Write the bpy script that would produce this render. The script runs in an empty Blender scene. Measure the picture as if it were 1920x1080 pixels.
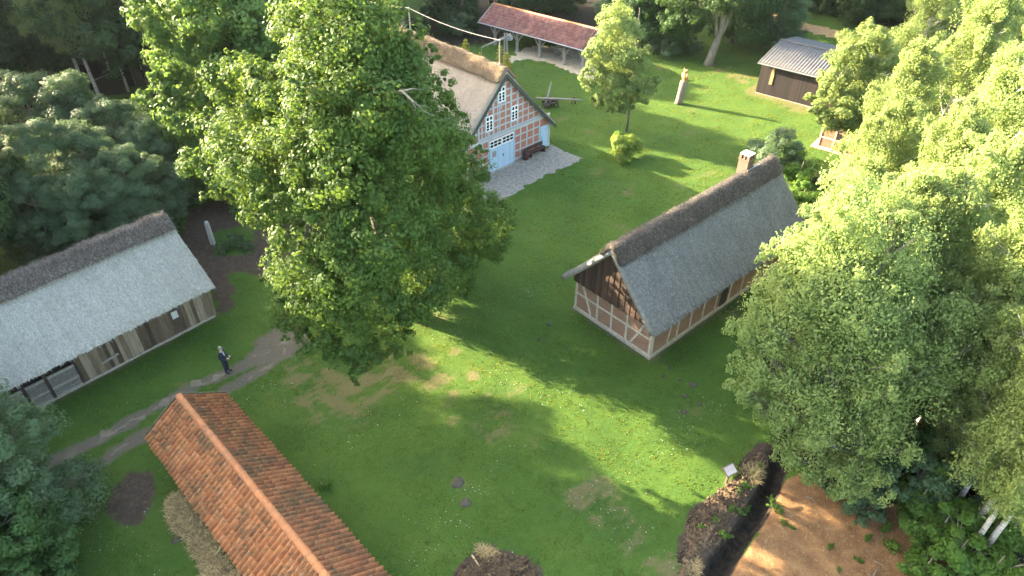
import bpy, math, random
import numpy as np
from mathutils import Vector, Matrix, noise as mnoise
sc = bpy.context.scene
COL = sc.collection
rnd = random.Random(7)
RNG = np.random.default_rng(11)
R_ = math.radians

# ------------------------------------------------------------------ camera (surveyed from the photograph)
F_PX, CAM_H = 1298.04, 26.5
TH, RO = 0.66259298, 0.00668462
FW = np.array([0, math.cos(TH), -math.sin(TH)])
_up = np.array([0, math.sin(TH), math.cos(TH)]); _rt = np.array([1., 0, 0])
RT = math.cos(RO)*_rt + math.sin(RO)*_up
UP = -math.sin(RO)*_rt + math.cos(RO)*_up
def ray(px, py): return FW + RT*(px-960)/F_PX + UP*(540-py)/F_PX
def at(px, py, z=0.):
    d = ray(px, py); t = (z-CAM_H)/d[2]; return np.array([d[0]*t, d[1]*t, z])
def atY(px, py, Y):
    d = ray(px, py); t = Y/d[1]; return np.array([d[0]*t, Y, CAM_H+d[2]*t])
cam = bpy.data.cameras.new('camera'); co = bpy.data.objects.new('camera', cam); COL.objects.link(co)
M = Matrix((RT, UP, -FW)).transposed().to_4x4(); M.translation = (0, 0, CAM_H); co.matrix_world = M
cam.sensor_width = 36; cam.lens = F_PX/1920*36; cam.clip_end = 3000; cam.clip_start = .1
sc.camera = co

# ------------------------------------------------------------------ materials
def nt(name):
    m = bpy.data.materials.new(name); m.use_nodes = True
    t = m.node_tree; b = t.nodes['Principled BSDF']
    b.inputs['Roughness'].default_value = .85
    return m, t, b
class G:
    "tiny node-graph helper"
    def __init__(s, t): s.t = t; s.n = t.nodes
    def new(s, ty, **kw):
        x = s.n.new(ty)
        for k, v in kw.items():
            if k.startswith('i_'):
                key = k[2:]; key = int(key) if key.isdigit() else key.replace('_', ' ')
                s.put(x.inputs[key], v)
            else: setattr(x, k, v)
        return x
    def put(s, inp, v):
        if isinstance(v, bpy.types.NodeSocket): s.t.links.new(v, inp)
        elif isinstance(v, bpy.types.Node): s.t.links.new(v.outputs[0], inp)
        else: inp.default_value = v
    def obj(s): return s.new('ShaderNodeTexCoord').outputs['Object']
    def map(s, v, sc_, rot=(0, 0, 0)):
        return s.new('ShaderNodeMapping', i_Vector=v, i_Scale=sc_, i_Rotation=rot).outputs[0]
    def noise(s, v, scale, detail=4., rough=.6, dist=0.):
        return s.new('ShaderNodeTexNoise', i_Vector=v, i_Scale=scale, i_Detail=detail, i_Roughness=rough, i_Distortion=dist).outputs[0]
    def ramp(s, f, stops):
        x = s.new('ShaderNodeValToRGB', i_0=f); e = x.color_ramp.elements
        while len(e) < len(stops): e.new(.5)
        for q, (p, c) in zip(e, stops):
            q.position = p; q.color = (*c, 1) if len(c) == 3 else c
        return x.outputs[0]
    def mix(s, f, a, b, mode='MIX'):
        x = s.new('ShaderNodeMix', data_type='RGBA', blend_type=mode)
        s.put(x.inputs[0], f)
        for i, v in ((6, a), (7, b)):
            s.put(x.inputs[i], (*v, 1) if isinstance(v, tuple) and len(v) == 3 else v)
        return x.outputs[2]
    def math(s, op, a, b=0., c=None, clamp=False):
        x = s.new('ShaderNodeMath', operation=op, use_clamp=clamp); s.put(x.inputs[0], a); s.put(x.inputs[1], b)
        if c is not None: s.put(x.inputs[2], c)
        return x.outputs[0]
    def sep(s, v): return s.new('ShaderNodeSeparateXYZ', i_0=v).outputs
    def bump(s, h, st, dist=.02): return s.new('ShaderNodeBump', i_Height=h, i_Strength=st, i_Distance=dist).outputs[0]
    def isl(s): return s.new('ShaderNodeNewGeometry').outputs['Random Per Island']
    def attr(s, n): return s.new('ShaderNodeAttribute', attribute_name=n)
def flat(name, c, rough=.8, var=.25, scale=6., metal=0., bump=.2, stretch=(1, 1, 1)):
    m, t, b = nt(name); g = G(t); o = g.map(g.obj(), stretch)
    n = g.noise(o, scale, 6, .65)
    lo = tuple(x*(1-var) for x in c); hi = tuple(min(1, x*(1+var)) for x in c)
    g.put(b.inputs['Base Color'], g.ramp(n, [(.3, lo), (.7, hi)]))
    b.inputs['Roughness'].default_value = rough; b.inputs['Metallic'].default_value = metal
    if bump: g.put(b.inputs['Normal'], g.bump(g.noise(o, scale*4, 4), bump, .01))
    return m
def leafmat(name, c1, c2, tr, tw=.42, nscale=.6, rough=.62):
    m, t, b = nt(name); g = G(t); o = g.obj()
    k = g.math('ADD', g.math('MULTIPLY', g.noise(o, nscale, 3), 1.0), g.math('MULTIPLY', g.math('SUBTRACT', g.isl(), .5), .30))
    col = g.ramp(k, [(.25, c1), (.78, c2)])
    g.put(b.inputs['Base Color'], col); b.inputs['Roughness'].default_value = rough
    b.inputs['Specular IOR Level'].default_value = .2
    tl = g.new('ShaderNodeBsdfTranslucent', i_Color=g.mix(.5, col, tr))
    mx = g.new('ShaderNodeMixShader', i_0=tw, i_1=b.outputs[0], i_2=tl.outputs[0])
    t.links.new(mx.outputs[0], t.nodes['Material Output'].inputs[0])
    return m
def thatchmat(name, c1, c2, c3, sx=(1, 1, 1)):
    m, t, b = nt(name); g = G(t); o = g.obj()
    f = g.noise(g.map(o, (9, 3.2, 3.2)), 2.2, 7, .7)
    big = g.noise(o, .55, 4, .6)
    col = g.ramp(g.math('ADD', g.math('MULTIPLY', f, .75), g.math('MULTIPLY', g.isl(), .25)), [(.34, c1), (.52, c2), (.72, c3)])
    col = g.mix(g.math('MULTIPLY', g.math('SUBTRACT', big, .38, clamp=True), 1.7, clamp=True), col, g.mix(.5, col, c1))
    stk = g.noise(g.map(o, (3.2, .28, .28)), 1.0, 5, .65)
    col = g.mix(g.math('MULTIPLY', g.math('SUBTRACT', stk, .47, clamp=True), 3.2, clamp=True), col, g.mix(.45, col, c1))
    mo = g.math('MULTIPLY', g.math('SUBTRACT', g.noise(o, 1.7, 6, .75), .60, clamp=True), 5., clamp=True)
    col = g.mix(g.math('MULTIPLY', mo, .35), col, (c1[0]*.8, c1[1]*.95, c1[2]*.5))
    g.put(b.inputs['Base Color'], col); b.inputs['Roughness'].default_value = .9
    b.inputs['Specular IOR Level'].default_value = .2
    g.put(b.inputs['Normal'], g.bump(g.noise(g.map(o, (14, 5, 5)), 3, 6, .75), .9, .05))
    return m
def brickmat(name, a, b_, mortar, sc_=1., msz=.012):
    m, t, b = nt(name); g = G(t); o = g.obj(); s = g.sep(o)
    u = g.math('ADD', s[0], s[1])
    v = g.new('ShaderNodeCombineXYZ', i_0=u, i_1=s[2]).outputs[0]
    br = g.new('ShaderNodeTexBrick', i_Vector=v, i_Color1=(*a, 1), i_Color2=(*b_, 1), i_Mortar=(*mortar, 1), i_Scale=sc_)
    br.inputs['Mortar Size'].default_value = msz; br.inputs['Brick Width'].default_value = .24; br.inputs['Row Height'].default_value = .075
    br.inputs['Bias'].default_value = -.1
    n = g.noise(o, 1.3, 5); nn = g.noise(o, 9, 3)
    col = g.mix(g.math('MULTIPLY', n, .5), br.outputs[0], g.mix(.5, br.outputs[0], (.05, .035, .03)))
    col = g.mix(g.math('MULTIPLY', nn, .35), col, (a[0]*1.3, a[1]*1.4, a[2]*1.5))
    g.put(b.inputs['Base Color'], col); g.put(b.inputs['Normal'], g.bump(g.math('SUBTRACT', 1., br.outputs[1]), .5, .008))
    return m
def boardmat(name, stops, sc_=(3, 3, .5), n=3., rough=.85, isl=.5):
    "weathered planks: every board is its own island; grain runs along z"
    m, t, b = nt(name); g = G(t); o = g.obj()
    f = g.noise(g.map(o, sc_), n, 7, .7)
    k = g.math('ADD', g.math('MULTIPLY', f, 1-isl), g.math('MULTIPLY', g.isl(), isl))
    g.put(b.inputs['Base Color'], g.ramp(k, stops)); b.inputs['Roughness'].default_value = rough
    g.put(b.inputs['Normal'], g.bump(f, .4, .01))
    return m
def tilemat(name, stops, moss, lich, mossamt=.5):
    m, t, b = nt(name); g = G(t); o = g.obj()
    col = g.ramp(g.math('ADD', g.math('MULTIPLY', g.isl(), .42), g.math('MULTIPLY', g.noise(o, 1.3, 6, .7), .58)), stops)
    n1 = g.noise(o, 8., 8, .75); n2 = g.noise(o, .8, 4, .6)
    mk = g.math('MULTIPLY', g.math('SUBTRACT', g.math('ADD', g.math('MULTIPLY', n1, .7), g.math('MULTIPLY', n2, .45)), .555, clamp=True), 9., clamp=True)
    col = g.mix(g.math('MULTIPLY', mk, mossamt), col, moss)
    n3 = g.noise(o, 9, 6, .8)
    lk = g.math('MULTIPLY', g.math('SUBTRACT', n3, .66, clamp=True), 10., clamp=True)
    col = g.mix(g.math('MULTIPLY', lk, .8), col, lich)
    g.put(b.inputs['Base Color'], col); b.inputs['Roughness'].default_value = .75
    g.put(b.inputs['Normal'], g.bump(n1, .5, .012))
    return m
MT = {}
MT['oak'] = leafmat('oak_leaves', (.024, .064, .013), (.070, .128, .024), (.25, .37, .05), .32)
MT['chestnut'] = leafmat('chestnut_leaves', (.05, .105, .026), (.095, .17, .045), (.25, .40, .07))
MT['birch'] = leafmat('birch_leaves', (.125, .19, .058), (.235, .305, .105), (.42, .50, .14), .48)
MT['birch2'] = leafmat('willow_leaves', (.15, .225, .075), (.27, .345, .125), (.44, .54, .15), .5)
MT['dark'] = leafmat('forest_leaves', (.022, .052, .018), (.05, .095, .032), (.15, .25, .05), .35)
MT['hazel'] = leafmat('hazel_leaves', (.045, .090, .042), (.105, .170, .085), (.24, .34, .12), .38)
MT['apple'] = leafmat('apple_leaves', (.10, .155, .045), (.20, .26, .085), (.40, .48, .12), .45)
MT['sage'] = leafmat('grey_green_leaves', (.075, .125, .065), (.13, .19, .11), (.25, .36, .14), .4)
MT['green'] = leafmat('fresh_leaves', (.05, .12, .02), (.11, .20, .035), (.30, .45, .05), .42)
MT['gold'] = leafmat('golden_needles', (.28, .27, .035), (.46, .41, .055), (.65, .58, .08), .45)
MT['lime'] = leafmat('bright_bush_leaves', (.11, .185, .035), (.21, .29, .06), (.42, .52, .08), .45)
MT['maple'] = leafmat('maple_leaves', (.022, .062, .018), (.055, .115, .03), (.18, .32, .05), .35)
MT['spruce'] = leafmat('spruce_needles', (.016, .036, .016), (.034, .06, .026), (.06, .1, .03), .2)
MT['grass'] = None
MT['bark'] = flat('oak_bark', (.085, .068, .05), .95, .5, 5, stretch=(1, 1, .25), bump=.8)
MT['barkgrey'] = flat('grey_bark', (.17, .15, .115), .95, .45, 5, stretch=(1, 1, .3), bump=.7)
MT['deadwood'] = flat('bleached_dead_wood', (.135, .12, .10), .9, .3, 6)
def birchbark():
    m, t, b = nt('birch_bark'); g = G(t); o = g.obj()
    n = g.noise(g.map(o, (2, 2, 9)), 1.6, 5, .7)
    g.put(b.inputs['Base Color'], g.ramp(n, [(.36, (.04, .035, .03)), (.45, (.42, .39, .34)), (.75, (.58, .55, .5))]))
    return m
MT['birchbark'] = birchbark()
MT['thatch_grey'] = thatchmat('pale_grey_thatch', (.235, .232, .195), (.40, .395, .345), (.54, .53, .475))
MT['thatch_dark'] = thatchmat('dark_grey_thatch', (.11, .11, .105), (.23, .228, .215), (.40, .40, .38))
MT['thatch_tan'] = thatchmat('tan_thatch', (.22, .185, .14), (.37, .32, .255), (.51, .46, .385))
MT['cap_grey'] = thatchmat('heather_ridge_brown', (.045, .037, .030), (.108, .088, .073), (.29, .25, .205))
MT['cap_barn'] = thatchmat('heather_ridge_greyish', (.045, .037, .031), (.115, .096, .08), (.32, .29, .25))
MT['cap_tan'] = thatchmat('heather_ridge_tan', (.085, .06, .038), (.17, .125, .08), (.33, .26, .18))
MT['brickA'] = brickmat('red_brown_brick', (.26, .115, .065), (.13, .06, .042), (.34, .28, .215), 1., .010)
MT['brickC'] = brickmat('dark_chimney_brick', (.16, .075, .048), (.085, .045, .035), (.22, .18, .14), 1., .010)
MT['brickF'] = brickmat('orange_brick', (.40, .13, .075), (.30, .095, .06), (.40, .25, .18), 1., .008)
MT['timberA'] = flat('pale_weathered_oak', (.40, .36, .29), .85, .3, 4, stretch=(1, 1, 1), bump=.5)
MT['timberF'] = flat('blue_grey_timber', (.36, .40, .41), .8, .12, 4)
MT['boards_brown'] = boardmat('dark_brown_boards', [(.2, (.022, .012, .008)), (.5, (.05, .026, .016)), (.85, (.10, .055, .033))])
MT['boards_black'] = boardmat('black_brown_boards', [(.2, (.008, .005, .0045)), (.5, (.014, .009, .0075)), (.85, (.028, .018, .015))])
MT['boards_barn'] = boardmat('weathered_barn_planks', [(.25, (.032, .022, .014)), (.42, (.095, .068, .044)), (.6, (.165, .125, .083)), (.8, (.28, .235, .17))])
MT['wood_grey'] = flat('grey_weathered_wood', (.24, .225, .20), .9, .4, 5, stretch=(2, 2, 2), bump=.5)
MT['wood_dark'] = flat('dark_wood', (.035, .026, .02), .85, .4, 5)
MT['wood_brown'] = flat('brown_wood', (.11, .065, .04), .8, .35, 5)
MT['wood_red'] = flat('red_brown_wood', (.06, .026, .02), .7, .3, 5)
MT['blue'] = boardmat('faded_blue_paint', [(.2, (.24, .38, .50)), (.5, (.31, .46, .58)), (.85, (.38, .53, .64))], (5, 5, .6), 2.5, .65, .35)
MT['white'] = flat('white_paint', (.78, .79, .78), .5, .06, 6)
MT['glass'] = flat('dark_window_glass', (.012, .015, .018), .06, .1, 3, bump=0)
MT['black'] = flat('deep_dark_opening', (.006, .006, .006), .9, .2, 3)
MT['tileL'] = tilemat('terracotta_tiles', [(.2, (.24, .082, .032)), (.45, (.37, .13, .045)), (.65, (.44, .17, .06)), (.85, (.38, .20, .115))], (.055, .058, .028), (.42, .43, .42), .75)
MT['tileR'] = tilemat('mossy_terracotta_tiles', [(.2, (.17, .06, .026)), (.5, (.31, .105, .04)), (.85, (.40, .155, .06))], (.06, .062, .03), (.36, .37, .36), .8)
MT['tileRidge'] = tilemat('ridge_tiles', [(.2, (.25, .095, .035)), (.85, (.35, .145, .058))], (.08, .07, .04), (.40, .40, .38), .4)
MT['tileS'] = tilemat('old_red_tiles', [(.2, (.17, .06, .045)), (.5, (.26, .10, .075)), (.85, (.33, .16, .13))], (.06, .06, .05), (.42, .40, .38), .45)
MT['metalgrey'] = flat('grey_metal', (.35, .37, .38), .4, .15, 4, .6)
MT['corr'] = flat('corrugated_grey_sheets', (.092, .088, .085), .7, .45, 1.6, bump=.3, stretch=(1, 4, 4))
MT['stone'] = flat('pale_stone', (.27, .27, .255), .9, .3, 7, bump=.6)
MT['mortar'] = flat('foundation_stone', (.30, .27, .23), .95, .4, 8, bump=.6)
MT['owl'] = flat('carved_owl_wood', (.48, .24, .085), .6, .3, 12)
MT['skin'] = flat('skin', (.55, .33, .25), .6, .08, 9, bump=0)
MT['suit'] = flat('navy_suit_cloth', (.012, .016, .032), .85, .3, 20)
MT['shirt'] = flat('light_blue_shirt', (.34, .38, .45), .8, .1, 20)
MT['hair'] = flat('grey_hair', (.20, .20, .195), .8, .3, 30)
MT['shoe'] = flat('black_leather', (.008, .008, .009), .45, .2, 20)
MT['cable'] = flat('pale_cable', (.36, .36, .35), .6, .1, 4)
MT['straw'] = flat('straw', (.40, .30, .15), .9, .55, 9, bump=.8)
MT['drygrass'] = flat('dry_grass', (.36, .29, .15), .9, .45, 9)
MT['signface'] = None
MT['soilclod'] = flat('molehill_soil', (.05, .045, .030), .95, .4, 9, bump=1.)
# ------------------------------------------------------------------ scene-building helpers
def props(o, label=None, cat=None, group=None, kind=None):
    for k, v in (('label', label), ('category', cat), ('group', group), ('kind', kind)):
        if v: o[k] = v
    return o
def thing(name, label, cat, loc=(0, 0, 0), rz=0., group=None):
    o = bpy.data.objects.new(name, None); COL.objects.link(o); o.location = loc; o.rotation_euler = (0, 0, rz)
    o.empty_display_size = .3
    return props(o, label, cat, group)
def link(name, me, m, parent=None):
    o = bpy.data.objects.new(name, me); COL.objects.link(o)
    if m: me.materials.append(MT[m] if isinstance(m, str) else m)
    if parent: o.parent = parent
    return o
def npmesh(name, V, Fa, smooth=False):
    "mesh from arrays: V (n,3), Fa list of (m,k) index arrays"
    me = bpy.data.meshes.new(name); V = np.ascontiguousarray(V, dtype=np.float32)
    if not isinstance(Fa, (list, tuple)): Fa = [Fa]
    Fa = [np.asarray(f, dtype=np.int32) for f in Fa if len(f)]
    me.vertices.add(len(V)); me.vertices.foreach_set('co', V.ravel())
    tot = np.concatenate([np.full(len(f), f.shape[1], dtype=np.int32) for f in Fa])
    lp = np.concatenate([f.ravel() for f in Fa])
    me.loops.add(len(lp)); me.loops.foreach_set('vertex_index', lp)
    me.polygons.add(len(tot)); st = np.concatenate([[0], np.cumsum(tot)[:-1]]).astype(np.int32)
    me.polygons.foreach_set('loop_start', st); me.polygons.foreach_set('loop_total', tot)
    if smooth: me.polygons.foreach_set('use_smooth', np.ones(len(tot), dtype=bool))
    me.update(calc_edges=True); me.validate()
    return me
class MB:
    def __init__(s): s.v = []; s.f = []
    def add(s, vs, fs):
        b = len(s.v); s.v += [tuple(map(float, x)) for x in vs]; s.f += [tuple(b+i for i in q) for q in fs]
    def box(s, x0, x1, y0, y1, z0, z1):
        s.add([(x0, y0, z0), (x1, y0, z0), (x1, y1, z0), (x0, y1, z0), (x0, y0, z1), (x1, y0, z1), (x1, y1, z1), (x0, y1, z1)],
              [(0, 3, 2, 1), (4, 5, 6, 7), (0, 1, 5, 4), (1, 2, 6, 5), (2, 3, 7, 6), (3, 0, 4, 7)])
    def beam(s, p, q, w, h, up=(0, 0, 1)):
        "rectangular bar from p to q, w across, h along up"
        p, q = Vector(p), Vector(q); d = (q-p).normalized(); u = Vector(up)
        a = d.cross(u)
        if a.length < 1e-4: a = d.cross(Vector((1, 0, 0)))
        a.normalize(); c = a.cross(d).normalized(); a *= w/2; c *= h/2
        s.add([p-a-c, p+a-c, p+a+c, p-a+c, q-a-c, q+a-c, q+a+c, q-a+c],
              [(0, 3, 2, 1), (4, 5, 6, 7), (0, 1, 5, 4), (1, 2, 6, 5), (2, 3, 7, 6), (3, 0, 4, 7)])
    def tube(s, pts, rs, n=8, cap=True):
        pts = [Vector(p) for p in pts]; b = len(s.v); last = None
        for i, p in enumerate(pts):
            d = (pts[min(i+1, len(pts)-1)]-pts[max(i-1, 0)]).normalized()
            a = d.cross(last if last else (Vector((0, 0, 1)) if abs(d.z) < .9 else Vector((1, 0, 0))))
            if a.length < 1e-5: a = d.orthogonal()
            a.normalize(); c = a.cross(d); last = a.cross(d) if last is None else last
            last = Vector((0, 0, 1)) if abs(d.z) < .9 else Vector((1, 0, 0))
            r = rs[i] if hasattr(rs, '__len__') else rs
            for k in range(n):
                t = 2*math.pi*k/n; s.v.append(tuple(p+a*math.cos(t)*r+c*math.sin(t)*r))
        for i in range(len(pts)-1):
            for k in range(n):
                k2 = (k+1) % n; s.f.append((b+i*n+k, b+i*n+k2, b+(i+1)*n+k2, b+(i+1)*n+k))
        if cap:
            s.f.append(tuple(b+k for k in range(n))); e = b+(len(pts)-1)*n; s.f.append(tuple(e+k for k in reversed(range(n))))
    def lathe(s, prof, n=16, c=(0, 0, 0), jit=0.):
        b = len(s.v)
        for (r, z) in prof:
            for k in range(n):
                t = 2*math.pi*k/n; rr = r*(1+rnd.uniform(-jit, jit)); s.v.append((c[0]+rr*math.cos(t), c[1]+rr*math.sin(t), c[2]+z))
        for i in range(len(prof)-1):
            for k in range(n):
                k2 = (k+1) % n; s.f.append((b+i*n+k, b+i*n+k2, b+(i+1)*n+k2, b+(i+1)*n+k))
        s.f.append(tuple(b+k for k in reversed(range(n)))); e = b+(len(prof)-1)*n; s.f.append(tuple(e+k for k in range(n)))
    def prism(s, poly, d):
        "poly: list of 3-D points, extruded by vector d"
        n = len(poly); d = Vector(d); P = [Vector(p) for p in poly]
        s.add(P+[p+d for p in P], [tuple(reversed(range(n))), tuple(range(n, 2*n))]+[(i, (i+1) % n, n+(i+1) % n, n+i) for i in range(n)])
    def build(s, name, m, parent=None, smooth=False):
        me = bpy.data.meshes.new(name); me.from_pydata(s.v, [], s.f); me.update()
        import bmesh
        bm = bmesh.new(); bm.from_mesh(me); bmesh.ops.recalc_face_normals(bm, faces=bm.faces); bm.to_mesh(me); bm.free()
        if smooth: me.polygons.foreach_set('use_smooth', [True]*len(me.polygons))
        return link(name, me, m, parent)
def copy_tree(o, loc, rz, scale, label, cat=None, group=None):
    r = o.copy(); COL.objects.link(r); r.location = loc; r.rotation_euler = (0, 0, rz)
    r.scale = (scale,)*3 if not hasattr(scale, '__len__') else scale
    r['label'] = label
    if cat: r['category'] = cat
    if group: r['group'] = group
    elif 'group' in r: del r['group']
    for ch in list(o.children):
        c = ch.copy(); COL.objects.link(c); c.parent = r
        for gch in ch.children:
            d = gch.copy(); COL.objects.link(d); d.parent = c
    return r
def unit(v): return v/np.maximum(np.linalg.norm(v, axis=-1, keepdims=True), 1e-9)
def nz(x, y, z=0.): return mnoise.noise(Vector((x, y, z)))
def inpoly(X, Y, poly):
    c = np.zeros(X.shape, bool); n = len(poly)
    for i in range(n):
        x1, y1 = poly[i][:2]; x2, y2 = poly[i-1][:2]
        k = ((y1 > Y) != (y2 > Y)); 
        with np.errstate(divide='ignore', invalid='ignore'):
            c ^= k & (X < (x2-x1)*(Y-y1)/(y2-y1)+x1)
    return c
def segdist(X, Y, pl):
    d = np.full(X.shape, 1e9)
    for (a, b) in zip(pl[:-1], pl[1:]):
        ax, ay = a[:2]; bx, by = b[:2]; L = (bx-ax)**2+(by-ay)**2+1e-12
        t = np.clip(((X-ax)*(bx-ax)+(Y-ay)*(by-ay))/L, 0, 1)
        d = np.minimum(d, np.hypot(X-ax-t*(bx-ax), Y-ay-t*(by-ay)))
    return d
def polydist(X, Y, poly):
    "signed distance: negative inside"
    d = segdist(X, Y, list(poly)+[poly[0]]); return np.where(inpoly(X, Y, poly), -d, d)
def px(*pts): return [at(*p)[:2] for p in pts]
def sstep(e0, e1, x):
    t = np.clip((x-e0)/(e1-e0), 0, 1); return t*t*(3-2*t)

# building frames on the ground: origin, angle (local x along the front, local y to the back)
FA = (7.588, 27.723, .729); FF = (3.042, 53.559, -2.366+math.pi); FB = (-17.527, 31.068, -2.295+math.pi)
FT = (-14.856, 21.363, -.79); FS = (-3.912, 79.63, -.685); FD = (23.745, 65.335, -.681)
FO = (*at(1531, 277)[:2], -.681)
def w2(f, x, y): c, s = math.cos(f[2]), math.sin(f[2]); return (f[0]+c*x-s*y, f[1]+s*x+c*y)
def foot(f, x0, x1, y0, y1): return [w2(f, x0, y0), w2(f, x1, y0), w2(f, x1, y1), w2(f, x0, y1)]
FOOT = dict(A=foot(FA, 0, 14.4, 0, 5.76), F=foot(FF, -10.46, 0, 0, 18), B=foot(FB, -20, 0, 0, 6.04), T=foot(FT, .1, 13, -1.45, 1.45),
            D=foot(FD, 0, 13, 0, 8), O=foot(FO, 0, 3.6, 0, 3))

# ------------------------------------------------------------------ ground
RUT1 = px((545, 632), (505, 655), (450, 690), (367, 722), (293, 763), (233, 797), (187, 823), (133, 850), (95, 868), (40, 890))
RUT2 = px((548, 650), (500, 690), (440, 722), (330, 790), (240, 832), (187, 867), (117, 907), (60, 935))
WORN = px((470, 640), (515, 610), (560, 612), (600, 640), (560, 668), (505, 690), (455, 690))
SOIL = px((335, 478), (350, 400), (400, 375), (520, 360), (600, 400), (600, 500), (530, 545), (470, 512), (425, 515), (438, 545), (440, 585), (415, 590), (398, 545), (370, 520))
SOILGREEN = px((398, 430), (480, 425), (475, 475), (400, 480))
SOIL2 = px((205, 925), (240, 885), (285, 875), (292, 920), (262, 985), (215, 990), (190, 965))
BOTD = px((835, 1110), (860, 1062), (885, 1035), (920, 1027), (955, 1037), (985, 1042), (1012, 1062), (1025, 1110))
HEAP = px((1292, 965), (1330, 935), (1368, 905), (1392, 865), (1420, 835), (1462, 838), (1455, 880), (1425, 930), (1395, 985), (1350, 1040), (1318, 1090), (1270, 1110), (1275, 1010))
DITCH = px((1500, 800), (1468, 850), (1447, 905), (1412, 970), (1370, 1030), (1320, 1100), (1280, 1160))
PEAT = px((1470, 900), (1500, 885), (1560, 925), (1640, 935), (1720, 960), (1760, 1010), (1790, 1120), (1330, 1120), (1375, 1065), (1420, 1000))
WOODFLOOR = [px((100, 130), (60, 190), (130, 200), (250, 180), (350, 130), (700, 95), (760, 110), (900, 80), (1000, 60), (1180, 92), (1120, 60), (1100, 20)) ]
ys_dense = np.concatenate([np.arange(-60, 10, 6.), np.arange(10, 42, .24), np.arange(42, 72, .5), np.arange(72, 130, 2.), np.arange(130, 420, 18.)])
xs_dense = np.concatenate([np.arange(-400, -70, 18.), np.arange(-70, -30, 2.), np.arange(-30, 24, .24), np.arange(24, 44, .8), np.arange(44, 90, 3.), np.arange(90, 420, 18.)])
GX, GY = np.meshgrid(xs_dense, ys_dense)
def nfield(X, Y, s, seed=0., oct=3):
    o = np.zeros(X.shape); a = 1.; t = 0
    for k in range(oct):
        f = s*2**k
        o += a*(np.sin(X*f*1.7+seed+2.1*np.sin(Y*f*1.1+seed*2+k))+np.sin(Y*f*1.9-seed*1.3+1.7*np.sin(X*f*.9-seed+k*2.2)))*.5; t += a; a *= .55
    return o/t
def ground_z(X, Y):
    z = .05*nfield(X, Y, .23, 1.)+.02*nfield(X, Y, 1.3, 4., 2)
    wob = .18*nfield(X, Y, 1.6, 7.)
    d = segdist(X, Y, DITCH)+wob*.6
    h = polydist(X, Y, HEAP)+wob
    z = z+.10*sstep(.25, -.75, h)
    b = polydist(X, Y, BOTD)+wob
    z = z+.02*sstep(.15, -.5, b)
    p = polydist(X, Y, PEAT)
    z = z-.10*sstep(.3, -.4, p)+.05*sstep(0, -.5, p)*nfield(X, Y, 2., 5., 4)
    z = z-.75*sstep(.56, .12, d)+.10*sstep(.75, .3, d)*nfield(X, Y, 3.1, 2.2, 4)
    return z
GZ = ground_z(GX, GY)
nyg, nxg = GX.shape
idx = np.arange(nyg*nxg).reshape(nyg, nxg)
quads = np.stack([idx[:-1, :-1], idx[:-1, 1:], idx[1:, 1:], idx[1:, :-1]], -1).reshape(-1, 4)
gme = npmesh('ground', np.stack([GX, GY, GZ], -1).reshape(-1, 3), quads, smooth=True)
wob = .35*nfield(GX, GY, 1.1, 2., 4)+.16*nfield(GX, GY, 3.1, 6., 3)
soil = sstep(.3, -.3, polydist(GX, GY, SOIL)+wob)*(1-.7*sstep(.4, -.3, polydist(GX, GY, SOILGREEN)+wob))
soil = np.maximum(soil, .9*sstep(.3, -.3, polydist(GX, GY, SOIL2)+wob*.8))
soil = np.maximum(soil, sstep(.22, -.1, polydist(GX, GY, HEAP)+wob*.6))
soil = np.maximum(soil, sstep(.15, -.1, polydist(GX, GY, BOTD)+wob*.5))
dd = segdist(GX, GY, DITCH)
wet = sstep(.64, .34, dd+wob*.45)
peat = sstep(.2, -.15, polydist(GX, GY, PEAT)+wob*.5)
dry = np.zeros(GX.shape)
for (cx, cy, r, s) in [(640, 735, 2.4, 1.), (720, 700, 2., .9), (770, 690, 1.8, .85), (830, 720, 1.5, .7), (930, 800, 1.6, .6), (560, 700, 1.3, .8), (850, 655, .5, .9), (885, 705, .55, .8), (905, 740, .5, .8), (1110, 930, 1.6, .8), (1160, 950, 1.2, .6), (1010, 825, .7, .6), (560, 740, 1.2, .5),
                       (860, 905, .4, .9), (870, 945, .35, .9), (1180, 1010, 1.2, .6), (1240, 1060, 1., .9), (170, 955, .5, .9), (840, 770, .8, .6), (1170, 360, 1.6, .6), (1390, 145, 2., .9), (1350, 130, 2., .7), (1500, 200, 2.2, .8), (1300, 205, 1.5, .5),
                       (680, 790, .9, .5), (850, 790, .5, .8), (1070, 905, .5, .8), (1080, 920, .3, 1), (1245, 130, 2, .6), (1150, 365, 1.3, .5), (1700, 360, 3., .6), (1560, 345, 1.2, .8), (320, 700, .6, .4), (1230, 670, .5, .7), (1620, 60, 3, .4)]:
    c = at(cx, cy); dry = np.maximum(dry, s*np.exp(-((GX-c[0])**2+(GY-c[1])**2)/(r*r)*(1+.5*nfield(GX, GY, 2.2, 8.))))
dry *= np.clip(.78+1.1*nfield(GX, GY, 1.9, 3.3, 4)+.5*nfield(GX, GY, 6.1, 1.3, 2), 0, 1.25)
dry = np.maximum(dry, .55*np.clip(nfield(GX, GY, .42, 9.1, 5)*2.2-.62, 0, 1))
trk = np.zeros(GX.shape)
for pl in (RUT1, RUT2):
    trk = np.maximum(trk, .8*sstep(.8, .1, segdist(GX, GY, pl)+wob*.7))
trk = np.maximum(trk, .8*sstep(.5, -.5, polydist(GX, GY, WORN)+wob))
for k in ('A', 'B'):
    trk = np.maximum(trk, .6*sstep(.55, .1, polydist(GX, GY, FOOT[k])+wob*.4))
dry = np.maximum(dry, .75*sstep(2.2, .3, polydist(GX, GY, FOOT['D'])+wob))
dry = np.maximum(dry, .5*trk)
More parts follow.
